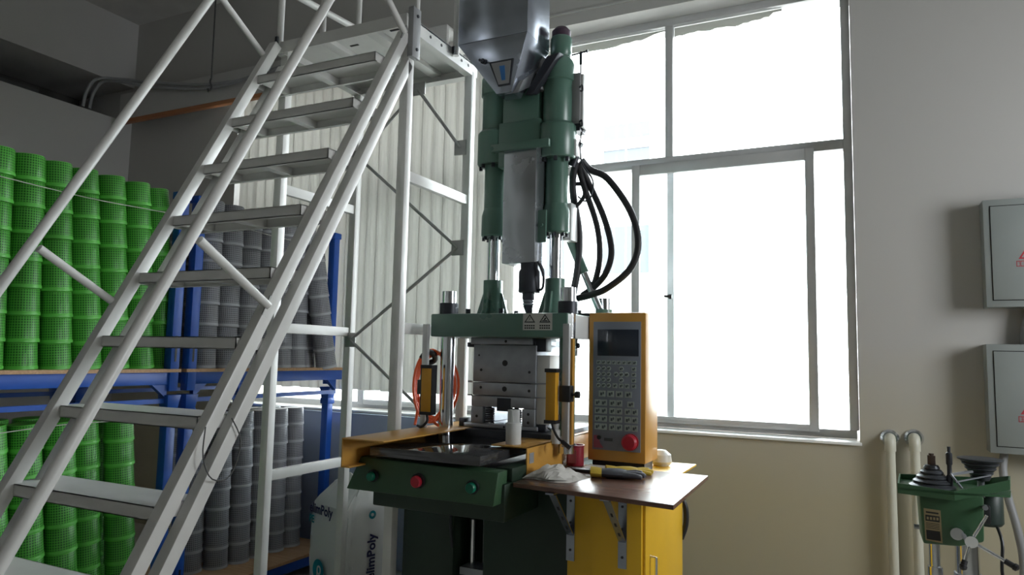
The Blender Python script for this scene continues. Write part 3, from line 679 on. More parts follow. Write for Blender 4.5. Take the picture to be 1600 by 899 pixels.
# hopper
hx0, hx1, hy0, hy1 = -1.682, -1.321, 2.78, 3.03
hp = P(MB().hexa([(hx0, hy0, 2.952), (hx1, hy0, 2.952), (hx1, hy1, 2.952), (hx0, hy1, 2.952), (hx0, hy0, 3.45), (hx1, hy0, 3.45), (hx1, hy1, 3.45), (hx0, hy1, 3.45)]), 'hopper', GALV, bev=0.004)
cx0, cx1, cy0, cy1 = -1.497, -1.420, 2.83, 2.93
P(MB().hexa([(cx0, cy0, 2.705), (cx1, cy0, 2.705), (cx1, cy1, 2.705), (cx0, cy1, 2.705), (hx0, hy0, 2.952), (hx1, hy0, 2.952), (hx1, hy1, 2.952), (hx0, hy1, 2.952)]), 'hopper_cone', GALV, hp, bev=0.003)
P(MB().box((hx0-0.004, hy0-0.004, 3.30), (hx1+0.004, hy1+0.004, 3.312)), 'hopper_band', GALV, hp)
# chute from cone to throat
P(MB().hexa([(-1.46, 2.84, 2.70), (-1.39, 2.84, 2.70), (-1.36, 3.06, 2.83), (-1.49, 3.06, 2.83), (-1.46, 2.85, 2.76), (-1.37, 2.85, 2.76), (-1.33, 3.06, 2.93), (-1.49, 3.06, 2.93)]), 'chute', SHEET, bev=0.003)
P(MB().hexa([(-1.40, 2.93, 2.72), (-1.36, 2.93, 2.72), (-1.36, 3.0, 2.74), (-1.40, 3.0, 2.74), (-1.30, 2.95, 2.90), (-1.235, 2.95, 2.91), (-1.235, 3.01, 2.92), (-1.30, 3.01, 2.91)]), 'chute', BLACKST, bev=0.003)
# sight window on the cone's front face
def cone_pt(u, v, off=0.0):   # u 0..1 across, v 0..1 up the sloping front
    a = Vector((cx0, cy0, 2.705)).lerp(Vector((cx1, cy0, 2.705)), u); b = Vector((hx0, hy0, 2.952)).lerp(Vector((hx1, hy0, 2.952)), u)
    n = Vector((0, -(2.952-2.705), -(cy0-hy0))).normalized()
    return a.lerp(b, v)+n*off
def cone_plate(u0, u1, v0, v1, off, t, name, m, parent):
    n = Vector((0, -(2.952-2.705), -(cy0-hy0)))
    return P(MB().plate([cone_pt(u0, v0, off), cone_pt(u1, v0, off), cone_pt(u1, v1, off), cone_pt(u0, v1, off)], n, t), name, m, parent)
wd = cone_plate(0.34, 0.86, 0.12, 0.58, 0.006, 0.006, 'sight_frame', BLACKST, hp)
cone_plate(0.38, 0.82, 0.155, 0.55, 0.0075, 0.002, 'sight_plate', GREYPL, hp)
cone_plate(0.55, 0.68, 0.22, 0.48, 0.009, 0.002, 'sight_glass', BLUEST, hp)
a = cone_pt(0.24, 0.62, 0.0); nrm = Vector((0, -(2.952-2.705), -(cy0-hy0))).normalized()
P(MB().cyl(a, a+nrm*0.012, 0.012).cyl(a+nrm*0.012, a+nrm*0.04, 0.006), 'slide_knob', BLACKST, hp)
# manifold, T-handle and hoses on the right of the machine
mf = P(MB().box((-1.223, 3.06, 2.60), (-1.172, 3.17, 2.845)), 'valve_block', GREYPL, bev=0.004)
P(MB().box((-1.21, 3.07, 2.565), (-1.175, 3.15, 2.60)), 'valve_coil', BLACKST, mf)
P(MB().box((-1.172, 3.07, 2.58), (-1.160, 3.16, 2.84)), 'terminal_strip', WHITEP, mf, bev=0.003)
for z in (2.77, 2.60): P(MB().tube([(-1.175, 3.06, z), (-1.160, 3.052, z+0.006), (-1.157, 3.052, z-0.02), (-1.17, 3.06, z-0.018)], 0.004, 6), 'clip', BLACKST, mf)
P(MB().cyl((-1.186, 3.10, 2.845), (-1.186, 3.10, 2.963), 0.004, seg=8).cyl((-1.186, 3.10, 2.90), (-1.186, 3.10, 2.955), 0.008, seg=8).cyl((-1.247, 3.10, 2.952), (-1.154, 3.10, 2.960), 0.004, seg=8).cyl((-1.158, 3.10, 2.960), (-1.150, 3.10, 2.960), 0.008, seg=8), 't_handle', BLACKST)
P(MB().box((-1.232, 3.05, 2.44), (-1.185, 3.13, 2.52)), 'hose_block', WHITEP, bev=0.005)
P(MB().cyl((-1.21, 3.10, 2.52), (-1.175, 3.10, 2.50), 0.012).cyl((-1.22, 3.09, 2.40), (-1.20, 3.09, 2.45), 0.018), 'hose_fitting', BLACKST)
def hose(pts, r, lab=None):
    return P(MB().tube(pts, r, 12, 6), 'hydraulic_hose', RUBBER)
top = (-1.19, 3.14, 2.44)
hose([top, (-1.16, 3.18, 2.40), (-1.078, 3.2, 2.352), (-0.967, 3.2, 2.188), (-0.928, 3.2, 2.035), (-0.966, 3.2, 1.916), (-1.074, 3.2, 1.829), (-1.16, 3.22, 1.80), (-1.24, 3.24, 1.785)], 0.0165)
hose([(-1.20, 3.14, 2.43), (-1.175, 3.2, 2.34), (-1.102, 3.22, 2.167), (-1.064, 3.22, 2.011), (-1.09, 3.22, 1.905), (-1.15, 3.23, 1.84), (-1.22, 3.25, 1.80)], 0.0155)
hose([(-1.205, 3.13, 2.42), (-1.195, 3.18, 2.33), (-1.14, 3.22, 2.139), (-1.123, 3.22, 1.983), (-1.15, 3.23, 1.861), (-1.20, 3.25, 1.80)], 0.0145)
hose([(-1.21, 3.12, 2.43), (-1.235, 3.14, 2.36), (-1.245, 3.18, 2.27), (-1.222, 3.2, 2.10), (-1.228, 3.2, 1.92), (-1.257, 3.2, 1.77)], 0.0175)
P(MB().tube([(-1.175, 3.10, 2.58), (-1.185, 3.10, 2.50), (-1.18, 3.12, 2.42), (-1.14, 3.16, 2.34), (-1.15, 3.16, 2.26), (-1.18, 3.16, 2.245), (-1.215, 3.16, 2.27)], 0.004, 8, 6), 'signal_wire', BLACKST)
P(MB().tube([(-1.245, 3.16, 2.33), (-1.20, 3.17, 2.33), (-1.185, 3.17, 2.28), (-1.21, 3.17, 2.24), (-1.235, 3.17, 2.22)], 0.010, 8, 6), 'hydraulic_hose', RUBBER)
P(MB().cyl((-1.275, 3.2, 2.09), (-1.13, 3.24, 1.73), 0.017), 'gas_strut', CHROME); P(MB().cyl((-1.275, 3.2, 2.09), (-1.20, 3.22, 1.905), 0.024), 'gas_strut', GREEN)
P(MB().box((-1.27, 3.10, 2.05), (-1.225, 3.22, 2.23)), 'strut_bracket', WHITEP, bev=0.004)
P(MB().lathe([(0.055, 1.684), (0.055, 1.705)], (-1.165, 3.18, 0)), 'hose_coil', BLACK)
P(MB().cyl((-1.128, 2.91, 1.55), (-1.105, 2.91, 1.55), 0.012).box((-1.132, 2.90, 1.505), (-1.118, 2.925, 1.579)), 'limit_switch', BLACKST)
# light-curtain posts and sensor bars
for x, nm in ((-1.775, 'left'), (-1.085, 'right')):
    y = 2.745 if nm == 'left' else 2.72
    ps = P(MB().box((x-0.016 if nm == 'left' else x-0.012, y-0.02, 1.14 if nm == 'right' else 1.172), (x+0.012 if nm == 'left' else x+0.016, y, 1.635)), 'sensor_post', ALU, bev=0.002)
    s_ = MB()
    xx0, xx1 = (-1.763, -1.712) if nm == 'left' else (-1.152, -1.109)
    sb = P(MB().box((xx0, y-0.06, 1.245), (xx1, y-0.022, 1.44)), 'sensor_bar', SENSORY, bev=0.003)
    P(MB().box((xx0-0.004, y-0.0625, 1.437), (xx1+0.004, y-0.018, 1.452)), 'sensor_cap', BLACK, sb); P(MB().box((xx0-0.004, y-0.0625, 1.233), (xx1+0.004, y-0.018, 1.247)), 'sensor_cap', BLACK, sb)
    if nm == 'left': P(MB().box((xx0-0.006, y-0.058, 1.24), (xx0, y-0.02, 1.445)).box((xx1, y-0.058, 1.24), (xx1+0.005, y-0.02, 1.445)), 'sensor_edge', BLACK, sb)
    P(MB().box((x-0.026 if nm == 'left' else x-0.02, y-0.035, 1.32), (x+0.012 if nm == 'left' else x+0.028, y+0.012, 1.385)), 'sensor_clamp', BLACK, ps, bev=0.003)
    if nm == 'right':
        P(MB().cyl((x+0.028, y-0.012, 1.35), (x+0.052, y-0.012, 1.35), 0.005).cyl((x+0.045, y-0.012, 1.35), (x+0.06, y-0.012, 1.35), 0.014), 'clamp_knob', BLACK, ps)
        P(MB().tube([(-1.13, y-0.04, 1.235), (-1.12, y-0.045, 1.21), (-1.10, y-0.05, 1.18), (-1.08, y-0.05, 1.165)], 0.005), 'sensor_cable', BLACK)
        P(MB().cyl((-1.08, y-0.05, 1.165), (-1.045, y-0.06, 1.145), 0.009), 'sensor_plug', BLACK)
    else:
        P(MB().tube([(-1.74, y-0.04, 1.233), (-1.735, y-0.045, 1.205), (-1.76, y-0.05, 1.18), (-1.80, y-0.02, 1.18)], 0.006), 'sensor_cable', BLACK)
# lubricator bits right of the mould
P(MB().lathe([(0.022, 1.14), (0.022, 1.195), (0.014, 1.20), (0.018, 1.225), (0.018, 1.235)], (-1.16, 2.80, 0)), 'lubricator_bowl', WHITEP)
P(MB().cyl((-1.16, 2.80, 1.235), (-1.16, 2.80, 1.258), 0.022), 'lubricator_cap', BLACK)

# ---- mould
md = thing('injection_mould', 'grey steel injection mould clamped between the green machine plates', 'mould', (-1.45, 3.02, 1.173))
def Q(mb, name, m, parent=None, bev=0.0):
    k = 1.042
    mb.v = [(x*k, y*k, 1.5+(z-1.5)*k) for x, y, z in mb.v]
    return mb.build(name, m, parent or md, bev)
y0, y1 = 2.77, 3.04
def mplate(x0, x1, z0, z1, holes=(), name='mould_plate', yy=(y0, y1)):
    p = Q(MB().box((x0, yy[0], z0), (x1, yy[1], z1)), name, STEEL, bev=0.003)
    for hx, hz, r_ in holes:
        Q(MB().cyl((hx, yy[0]-0.0012, hz), (hx, yy[0]+0.001, hz), r_, seg=16), 'bolt_hole', BLACK, p)
    return p
mplate(-1.565, -1.265, 1.548, 1.576, ((-1.39, 1.562, 0.006),), 'clamp_plate')
mplate(-1.548, -1.245, 1.385, 1.546, ((-1.392, 1.468, 0.013), (-1.508, 1.436, 0.006), (-1.275, 1.432, 0.006), (-1.52, 1.50, 0.004)))
mplate(-1.548, -1.245, 1.327, 1.382, ((-1.392, 1.357, 0.011), (-1.508, 1.36, 0.006), (-1.275, 1.353, 0.006)))
mplate(-1.555, -1.247, 1.278, 1.324)
sp1 = mplate(-1.555, -1.495, 1.205, 1.277, ((-1.525, 1.235, 0.006),), 'spacer_block'); mplate(-1.307, -1.247, 1.205, 1.277, ((-1.277, 1.255, 0.006), (-1.277, 1.22, 0.006)), 'spacer_block')
mplate(-1.59, -1.235, 1.186, 1.204, ((-1.39, 1.195, 0.005),), 'clamp_plate')
Q(MB().box((-1.425, y0-0.003, 1.262), (-1.36, y0+0.02, 1.318)), 'recess', BLACKST)
for x in (-1.475, -1.345):
    sp = MB(); pts = []
    for k in range(64):
        a = k/64*7*2*math.pi; pts.append((x+0.018*math.cos(a), 2.80+0.018*math.sin(a), 1.207+0.068*k/64))
    Q(sp.tube(pts, 0.0042, 6, 1), 'spring', BLACKST)
    Q(MB().cyl((x, 2.80, 1.205), (x, 2.80, 1.277), 0.010), 'spring_pin', CHROME)
for x0, x1, z0, z1 in ((-1.588, -1.55, 1.535, 1.556), (-1.255, -1.205, 1.52, 1.575), (-1.62, -1.59, 1.186, 1.222), (-1.235, -1.20, 1.186, 1.216)):
    Q(MB().box((x0, 2.78, z0), (x1, 2.84, z1)), 'clamp', BLACKST, bev=0.003)
Q(MB().box((-1.245, 2.78, 1.215), (-1.185, 3.0, 1.505)), 'lit_side', mat('window_lit_steel', (0.66, 0.65, 0.62), 0.45, 0.1), bev=0.004)  # near-white colour paints window light on the mould's right side
for z in (1.384, 1.325):
    Q(MB().cyl((-1.26, 2.765, z), (-1.17, 2.75, z+0.004), 0.003, seg=8).cyl((-1.57, 2.765, z), (-1.548, 2.765, z), 0.004, seg=8), 'water_pipe', STEEL)

# ---- orange air hose coil
oh = MB()
for j in range(4):
    c = Vector((-1.785+0.005*j, 2.80+0.012*j, 1.355)); pts = []
    for k in range(29):
        a = k/28*2*math.pi; pts.append(c+Vector((math.sin(a)*(0.075+0.006*j), 0.03*math.sin(a), math.cos(a)*(0.165-0.006*j))))
    oh.tube(pts, 0.0065, 8, 1)
oh.tube([(-1.845, 2.80, 1.30), (-1.85, 2.79, 1.22), (-1.845, 2.77, 1.178)], 0.0065, 8)
oh.tube([(-1.73, 2.80, 1.24), (-1.75, 2.78, 1.20), (-1.72, 2.77, 1.182)], 0.0065, 8)
ho = oh.build('air_hose', ORANGE); tag(ho, 'orange air hose coiled over the left light-curtain post', 'hose')
MB().tube([(-1.815, 2.76, 1.48), (-1.80, 2.78, 1.51), (-1.775, 2.80, 1.50), (-1.79, 2.83, 1.47), (-1.82, 2.80, 1.455)], 0.013, 8).build('hose_tie', BLACK, ho)

# ---- white threaded plastic sample on the right rail
cp = thing('tube_sample', 'white ribbed plastic tube sample standing on the right yellow rail', 'cap', (-1.262, 2.60, 1.150))
MB().lathe([(0.030, 1.150), (0.031, 1.152), (0.031, 1.232), (0.026, 1.236)], (-1.262, 2.60, 0), seg=28).build('body', WHITEP, cp)
rb = MB(); seg = 56; prof = []
i = 0
for z in (1.236, 1.285):
    for k in range(seg):
        a = 2*math.pi*k/seg; r_ = 0.0245 if k % 2 else 0.0225
        rb.v.append((-1.262+r_*math.cos(a), 2.60+r_*math.sin(a), z))
rb.f = [(k, (k+1) % seg, seg+(k+1) % seg, seg+k) for k in range(seg)]+[tuple(range(seg, 2*seg))]
rb.build('ribbed_cap', WHITEP, cp, smooth=False)

# ================================================================== CABINET, BOARD, CONSOLE
cb = thing('control_cabinet', 'yellow steel control cabinet beside the moulding machine', 'cabinet', (-0.87, 2.88, 0))
MB().box((-1.02, 2.585, 0.0), (-0.733, 3.20, 1.005)).build('body', YELLOWC, cb, bev=0.004)
dr = MB().box((-0.733, 2.60, 0.02), (-0.722, 3.185, 0.985)).build('door', YELLOWC, cb, bev=0.003)
MB().tube([(-0.722, 2.66, 0.775), (-0.700, 2.66, 0.775), (-0.700, 2.66, 0.62), (-0.722, 2.66, 0.62)], 0.006, 8, 1).build('handle', CHROME, dr)
MB().cyl((-0.80, 3.20, 0.84), (-0.80, 3.23, 0.84), 0.03).tube([(-0.735, 3.215, 0.90), (-0.715, 3.215, 0.85), (-0.715, 3.215, 0.78), (-0.735, 3.215, 0.72)], 0.012).build('cable_gland', BLACK, cb)
MB().box((-1.04, 2.99, 1.0055), (-0.71, 3.42, 1.016)).build('top_plate', YELLOWC, cb, bev=0.003)

bd = thing('side_board', 'brown wood-grain laminate board on perforated brackets beside the machine', 'board', (-0.87, 2.7, 0.7))
bo_ = MB().plate([(-1.165, 2.405, 1.037), (-0.555, 2.322, 1.037), (-0.572, 2.98, 1.037), (-1.165, 2.98, 1.037)], (0, 0, 1), 0.016)
bo_.build('board', BROWN, bd, bev=0.0015)
for x in (-1.005, -0.803):
    g = MB().box((x-0.016, 2.578, 0.74), (x+0.016, 2.584, 1.0205)).box((x-0.016, 2.37, 1.0145), (x+0.016, 2.584, 1.0205)).bar((x, 2.40, 1.010), (x, 2.578, 0.835), 0.026, 0.005, (1, 0, 0))
    bk = g.build('bracket', GALV, bd)
    hl = MB()
    for z in (0.78, 0.88, 0.96): hl.cyl((x, 2.5778, z), (x, 2.5765, z), 0.005, seg=10)
    hl.build('bracket_hole', BLACK, bk)
    # slots on the visible strut face
    dv = Vector((0, 2.578-2.40, 0.835-1.010)).normalized(); nv = Vector((0, dv.z, -dv.y)); nv = nv if nv.y < 0 else -nv
    sl = MB()
    for t in (0.08, 0.14, 0.20):
        c = Vector((x, 2.40, 1.010))+dv*t+nv*0.003
        sl.plate([c+Vector((-0.004, 0, 0))-dv*0.010, c+Vector((0.004, 0, 0))-dv*0.010, c+Vector((0.004, 0, 0))+dv*0.010, c+Vector((-0.004, 0, 0))+dv*0.010], nv, 0.001)
    sl.build('bracket_slot', BLACK, bk)

cs = thing('control_console', 'yellow-framed machine control console with grey keypad, screen and red stop button', 'console', (-0.96, 3.1, 1.017))
cx0, cx1, cyf = -1.093, -0.836, 3.0
zb_, zt_ = 1.056, 1.698
MB().box((cx0, cyf, zb_), (cx1, cyf+0.20, zt_)).build('housing', YELLOW, cs, bev=0.005)
pn = MB().box((cx0+0.022, cyf-0.004, zb_+0.047), (cx1-0.020, cyf, zt_-0.04)).build('keypad_panel', KEYPANEL, cs, bev=0.001)
MB().box((cx0+0.012, cyf+0.03, 1.0165), (cx1-0.012, cyf+0.16, zb_)).build('foot', BLACKST, cs)
MB().box((cx0+0.042, cyf-0.006, zb_+0.453), (cx1-0.029, cyf-0.004, zb_+0.568)).build('display_screen', LCD, pn, bev=0.001)
fY = cyf-0.0052
kmesh = {}
def key(x, z, w_=0.018, h_=0.018, m=KEY, rnd=False):
    kk = (w_, h_, m.name, rnd)
    if kk not in kmesh:
        mb = MB().lathe([(w_/2, 0), (w_/2*0.92, 0.0016)], (0, 0, 0), (0, -1, 0), 12) if rnd else MB().box((-w_/2, -0.0016, -h_/2), (w_/2, 0.0, h_/2))
        o = mb.build('key', m, None, loc=(0, 0, 0)); kmesh[kk] = o
        a = MB().box((-w_*0.28, -0.0022, -h_*0.30), (w_*0.05, -0.0016, h_*0.18)).box((w_*0.1, -0.0022, -h_*0.1), (w_*0.3, -0.0016, h_*0.3)).build('key_print', KEYD, o)
        o.parent = pn; o.location = Vector((x, cyf-0.004, z))-world_org(pn)
    else:
        s_ = kmesh[kk]; o = s_.copy(); COL.objects.link(o); o.location = Vector((x, cyf-0.004, z))-world_org(pn)
        for ch in s_.children:
            c = ch.copy(); COL.objects.link(c); c.parent = o
px = lambda u: cx0+0.022+u*(cx1-0.042-cx0)     # u across the panel
zz = lambda v: (zt_-0.04)-v*(zt_-0.04-zb_-0.047)  # v down the panel
for k in range(8): key(px(0.12+k*0.108), zz(0.320), 0.019, 0.017)
for r_ in range(4):
    for c_ in range(3): key(px(0.12+c_*0.108), zz(0.368+r_*0.044), 0.020, 0.018, KEY, True)
for (u, v) in ((0.60, 0.368), (0.49, 0.412), (0.60, 0.412), (0.71, 0.412), (0.60, 0.456)): key(px(u), zz(v), 0.022, 0.018, KEY, True)
for v in (0.368, 0.412, 0.456, 0.50): key(px(0.86), zz(v), 0.020, 0.018)
for u in (0.47, 0.60, 0.72): key(px(u), zz(0.50), 0.020, 0.020)
for u in (0.20, 0.38, 0.56, 0.75): key(px(u), zz(0.565), 0.030, 0.026)
for r_ in range(4):
    for u in (0.11, 0.24, 0.42, 0.56, 0.74, 0.88):
        if r_ == 0 and u > 0.7: continue
        key(px(u), zz(0.635+r_*0.062), 0.027, 0.026)
key(px(0.80), zz(0.640), 0.030, 0.024)
MB().cyl((px(0.80), cyf-0.004, zz(0.925)), (px(0.80), cyf-0.010, zz(0.925)), 0.036).build('stop_collar', mat('stop_collar_red', (0.35, 0.02, 0.03), 0.4), pn)
MB().lathe([(0.028, 0), (0.034, 0.006), (0.034, 0.018), (0.026, 0.026)], (px(0.80), cyf-0.010, zz(0.925)), (0, -1, 0)).build('emergency_stop', REDB, pn)
MB().box((px(0.25), cyf-0.006, zz(0.93)), (px(0.43), cyf-0.004, zz(0.905))).build('port_cover', KEYD, pn, bev=0.001)
MB().cyl((px(0.15), cyf-0.004, zz(0.905)), (px(0.15), cyf-0.012, zz(0.905)), 0.009).build('key_switch', BLACK, pn)
MB().plate([(px(0.03), fY, zz(0.985)), (px(0.24), fY, zz(0.985)), (px(0.17), fY, zz(0.95)), (px(0.12), fY, zz(0.89)), (px(0.03), fY, zz(0.89))], (0, -1, 0), 0.0006).build('red_mark', mat('faded_red_print', (0.30, 0.07, 0.10), 0.5), pn)

# ---- small things on the board and cabinet
cu_ = thing('tin_cup', 'dark red tin cup behind the cloth at the end of the yellow rail', 'cup', (-1.126, 2.935, 1.0375))
MB().lathe([(0.036, 1.0375), (0.0375, 1.04), (0.0375, 1.118), (0.040, 1.121), (0.040, 1.124), (0.036, 1.124), (0.035, 1.05), (0.0, 1.05)], (-1.126, 2.935, 0), seg=28).build('body', CUPRED, cu_)
MB().box((-1.145, 2.8965, 1.05), (-1.107, 2.8975, 1.105)).build('label_print', mat('pink_print', (0.40, 0.10, 0.12), 0.5), cu_)
br = MB().cyl((-1.155, 2.90, 1.148), (-1.118, 2.925, 1.118), 0.006).cyl((-1.225, 2.86, 1.195), (-1.155, 2.90, 1.148), 0.004)
tag(br.build('marker_pen', BLACK), 'black slim pen leaning out of the red tin cup', 'pen')
cl = MB(); nx, ny = 15, 11; x0, y0_, sx, sy = -1.175, 2.50, 0.20, 0.19
random.seed(3)
for lay, sc in ((0, 1.0), (1, 0.8)):
    base = len(cl.v)
    for j in range(ny):
        for i in range(nx):
            u, v = i/(nx-1), j/(ny-1)
            h = 0.042*math.sin(math.pi*min(1, u*1.05))**0.7*math.sin(math.pi*v)**0.6 if lay else 0.030*math.sin(math.pi*u)**0.8*math.sin(math.pi*v)**0.6
            h += 0.006*abs(math.sin(9*u+5*v))-0.006*abs(math.sin(6*u-8*v+1))+random.uniform(-.0035, .0035) if 0.05 < u < 0.95 and 0.05 < v < 0.95 else 0
            cl.v.append((x0+(u-0.5)*sx*sc+0.09+0.03*v, y0_+v*sy*sc+0.03*u*0+(0.012*math.sin(7*u) if v < 0.1 else 0), 1.0375+lay*0.008+max(0.0, h)))
    for j in range(ny-1):
        for i in range(nx-1): cl.f.append((base+j*nx+i, base+j*nx+i+1, base+(j+1)*nx+i+1, base+(j+1)*nx+i))
tag(cl.build('paper_cloth', PAPER, smooth=False), 'crumpled white paper cloth on the left of the brown board', 'cloth')
tag(MB().box((-1.07, 2.83, 1.0375), (-0.93, 2.975, 1.040)).build('paper_sheet', PAPER), 'white paper sheet lying in front of the console', 'paper')
tag(MB().box((-1.10, 2.765, 1.0375), (-0.98, 2.81, 1.05)).build('black_file', BLACK, bev=0.003), 'flat black bar lying behind the white paper cloth', 'file')
def glove(name, label, base, ang, mcol, cuffm, sc=1.0, flip=1):
    g = thing(name, label, 'glove', base, 'work gloves on the board')
    ca, sa = math.cos(ang), math.sin(ang)
    def W(x, y, z): return (base[0]+(x*ca-y*sa)*sc, base[1]+(x*sa+y*ca)*sc, base[2]+z*sc)
    # palm: lofted flattened sections
    def loft(sections, name, m, seg=14):
        mb = MB()
        for (x, y, z, ry, rz) in sections:
            for k in range(seg):
                a = 2*math.pi*k/seg; mb.v.append(W(x, y+ry*math.cos(a), z+rz*math.sin(a)))
        n = len(sections)
        for j in range(n-1):
            for k in range(seg): mb.f.append((j*seg+k, j*seg+(k+1) % seg, (j+1)*seg+(k+1) % seg, (j+1)*seg+k))
        mb.f.append(tuple(reversed(range(seg)))); mb.f.append(tuple((n-1)*seg+k for k in range(seg)))
        return mb.build(name, m, g)
    loft([(-0.075, 0, 0.022, 0.040, 0.021), (-0.05, 0, 0.021, 0.042, 0.020), (-0.03, 0, 0.020, 0.038, 0.018)], 'cuff', cuffm)
    loft([(-0.03, 0, 0.020, 0.037, 0.017), (0.0, 0, 0.020, 0.044, 0.019), (0.04, 0, 0.020, 0.046, 0.019), (0.07, 0, 0.018, 0.042, 0.016)], 'palm', mcol)
    for k, (y, ln) in enumerate(((-0.033, 0.062), (-0.011, 0.075), (0.011, 0.078), (0.033, 0.066))):
        y2 = y*1.15; z2 = 0.013+0.006*(k % 2)
        loft([(0.055, y, 0.018, 0.012, 0.012), (0.075, y, 0.018, 0.0115, 0.0115), (0.07+ln*0.55, y2, 0.017+0.004*(k % 2), 0.011, 0.011), (0.07+ln*0.92, y2, z2, 0.010, 0.010), (0.07+ln, y2, z2, 0.004, 0.005)], 'finger', mcol, 10)
    loft([(0.0, flip*0.03, 0.02, 0.016, 0.014), (0.03, flip*0.052, 0.018, 0.013, 0.012), (0.058, flip*0.062, 0.015, 0.0115, 0.0105), (0.072, flip*0.064, 0.014, 0.005, 0.005)], 'thumb', mcol, 10)
    return g
glove('work_glove', 'dark grey coated glove with yellow cuff lying nearest the board edge', (-0.895, 2.70, 1.0375), 0.30, GLOVEG, GLOVEY, 0.95)
glove('work_glove', 'yellow knit work glove with dark fingers lying behind the grey glove', (-0.875, 2.80, 1.0375), 0.45, GLOVEY, GLOVEY, 0.85, -1)
tag(MB().lathe([(0.035, 0), (0.05, 0.02), (0.045, 0.05), (0.02, 0.07)], (-0.84, 3.28, 1.0165), seg=12).build('plastic_bag', WHITEP), 'small white plastic bag behind the console', 'bag')

# ================================================================== SACK, FILM PALLET, DIM WALL SHEET
tag(MB().box((-4.1, 4.19, 0.02), (-1.2, 4.235, 1.062)).build('dim_wall_sheet', DIMWALL, bev=0.003), 'added pale blue-grey sheet showing the dim lower wall under the cream blind', 'panel')  # added sheet, coloured like the shaded lower wall
fl = MB(); nxx, nzz = 16, 22
def filmface(o_, ux, n):
    b = len(fl.v)
    for j in range(nzz+1):
        for i in range(nxx+1):
            u = i/nxx; z = 0.005+0.87*j/nzz
            d = (0.012*math.sin(j*1.7+i*0.35)+0.010*math.sin(j*3.1-i*0.8)) if 0 < i < nxx else 0
            fl.v.append(tuple(Vector(o_)+Vector(ux)*u+Vector((0, 0, z))+Vector(n)*d))
    for j in range(nzz):
        for i in range(nxx): fl.f.append((b+j*(nxx+1)+i, b+j*(nxx+1)+i+1, b+(j+1)*(nxx+1)+i+1, b+(j+1)*(nxx+1)+i))
filmface((-2.48, 3.66, 0), (0.64, 0, 0), (0, -1, 0)); filmface((-1.84, 3.66, 0), (0, 0.46, 0), (1, 0, 0)); filmface((-1.84, 4.12, 0), (-0.64, 0, 0), (0, 1, 0)); filmface((-2.48, 4.12, 0), (0, -0.46, 0), (-1, 0, 0))
fl.quad((-2.48, 3.66, 0.875), (-1.84, 3.66, 0.875), (-1.84, 4.12, 0.875), (-2.48, 4.12, 0.875))
tag(fl.build('wrapped_pallet_load', FILM), 'blue-grey stretch-film wrapped load behind the white sack', 'pallet load')

sk = thing('resin_sack', 'white plastic resin sack with navy lettering standing beside the blue rack', 'sack', (-2.74, 3.52, 0))
ang = R(-20)
ca, sa = math.cos(ang), math.sin(ang)
A0 = Vector((-3.035, 3.47, 0))            # front-left bottom corner
ex = Vector((ca, sa, 0)); ey = Vector((-sa, ca, 0)); SW, SD, SH = 0.40, 0.30, 0.70
mb = MB(); per = []
nu = 48
def sack_pt(t, z):
    # rounded-rectangle perimeter with bulge and a pinched, folded top
    f = z/SH
    bul = 0.018*math.sin(math.pi*min(1, f*1.05))
    top = max(0, (f-0.86)/0.14)
    w_ = SW/2+bul-0.05*top; d_ = SD/2+bul-0.10*top
    a = 2*math.pi*t; c, s_ = math.cos(a), math.sin(a)
    e = 0.28
    x = w_*math.copysign(abs(c)**e, c); y = d_*math.copysign(abs(s_)**e, s_)
    wr = 0.006*math.sin(13*a+9*f)*math.sin(7*f+a*2)+0.004*math.sin(22*a-14*f)
    x += wr*c; y += wr*s_
    return A0+ex*(SW/2+x)+ey*(SD/2+y)+Vector((0, 0, z))
nz_ = 20
for j in range(nz_+1):
    z = SH*j/nz_
    for k in range(nu):
        p = sack_pt(k/nu, z)
        if j == nz_: p = p+Vector((0, 0, 0.012*math.sin(k*1.3)))
        mb.v.append(tuple(p))
for j in range(nz_):
    for k in range(nu): mb.f.append((j*nu+k, j*nu+(k+1) % nu, (j+1)*nu+(k+1) % nu, (j+1)*nu+k))
mb.f.append(tuple(reversed(range(nu))))
c_ = len(mb.v); mb.v.append(tuple(A0+ex*SW*0.42+ey*SD*0.5+Vector((0, 0, SH+0.075))))
for k in range(nu): mb.f.append((nz_*nu+k, nz_*nu+(k+1) % nu, c_))
mb.build('body', SACK, sk)
fo = A0-ey*0.031
t1 = text('brand_print', 'elimPoly', NAVY, sk, fo+ex*0.025+Vector((0, 0, 0.545)), ex, (0, 0, 1), 0.078, bold=0.0022)
text('grade_print', 'PE', TEAL, sk, fo+ex*0.025+Vector((0, 0, 0.485)), ex, (0, 0, 1), 0.060, bold=0.0016)
dsc = MB(); cc = fo+ex*0.155+Vector((0, 0, 0.225))
dsc.plate([cc+ex*0.062*math.cos(2*math.pi*k/28)+Vector((0, 0, 0.062*math.sin(2*math.pi*k/28))) for k in range(28)], -ey, 0.001)
dsc.build('round_logo', TEAL, sk)
text('logo_letter', 'ρ', SACK, sk, cc-ey*0.001-ex*0.018+Vector((0, 0, -0.022)), ex, (0, 0, 1), 0.09, bold=0.002)
so = A0+ex*(SW+0.031)
text('side_print', 'elimPoly', NAVY, sk, so+ey*0.175+Vector((0, 0, 0.20)), (0, 0, 1), -ey, 0.075, bold=0.0022)
lg = MB(); cc = so+ey*0.15+Vector((0, 0, 0.565))
for k in range(18):
    a, b = 2*math.pi*k/18, 2*math.pi*(k+0.9)/18
    pt = lambda r_, q: cc+ey*r_*math.cos(q)+Vector((0, 0, r_*math.sin(q)))
    lg.plate([pt(0.010, a), pt(0.024, a), pt(0.024, b), pt(0.010, b)], ex, 0.001)
lg.build('side_logo', TEAL, sk)

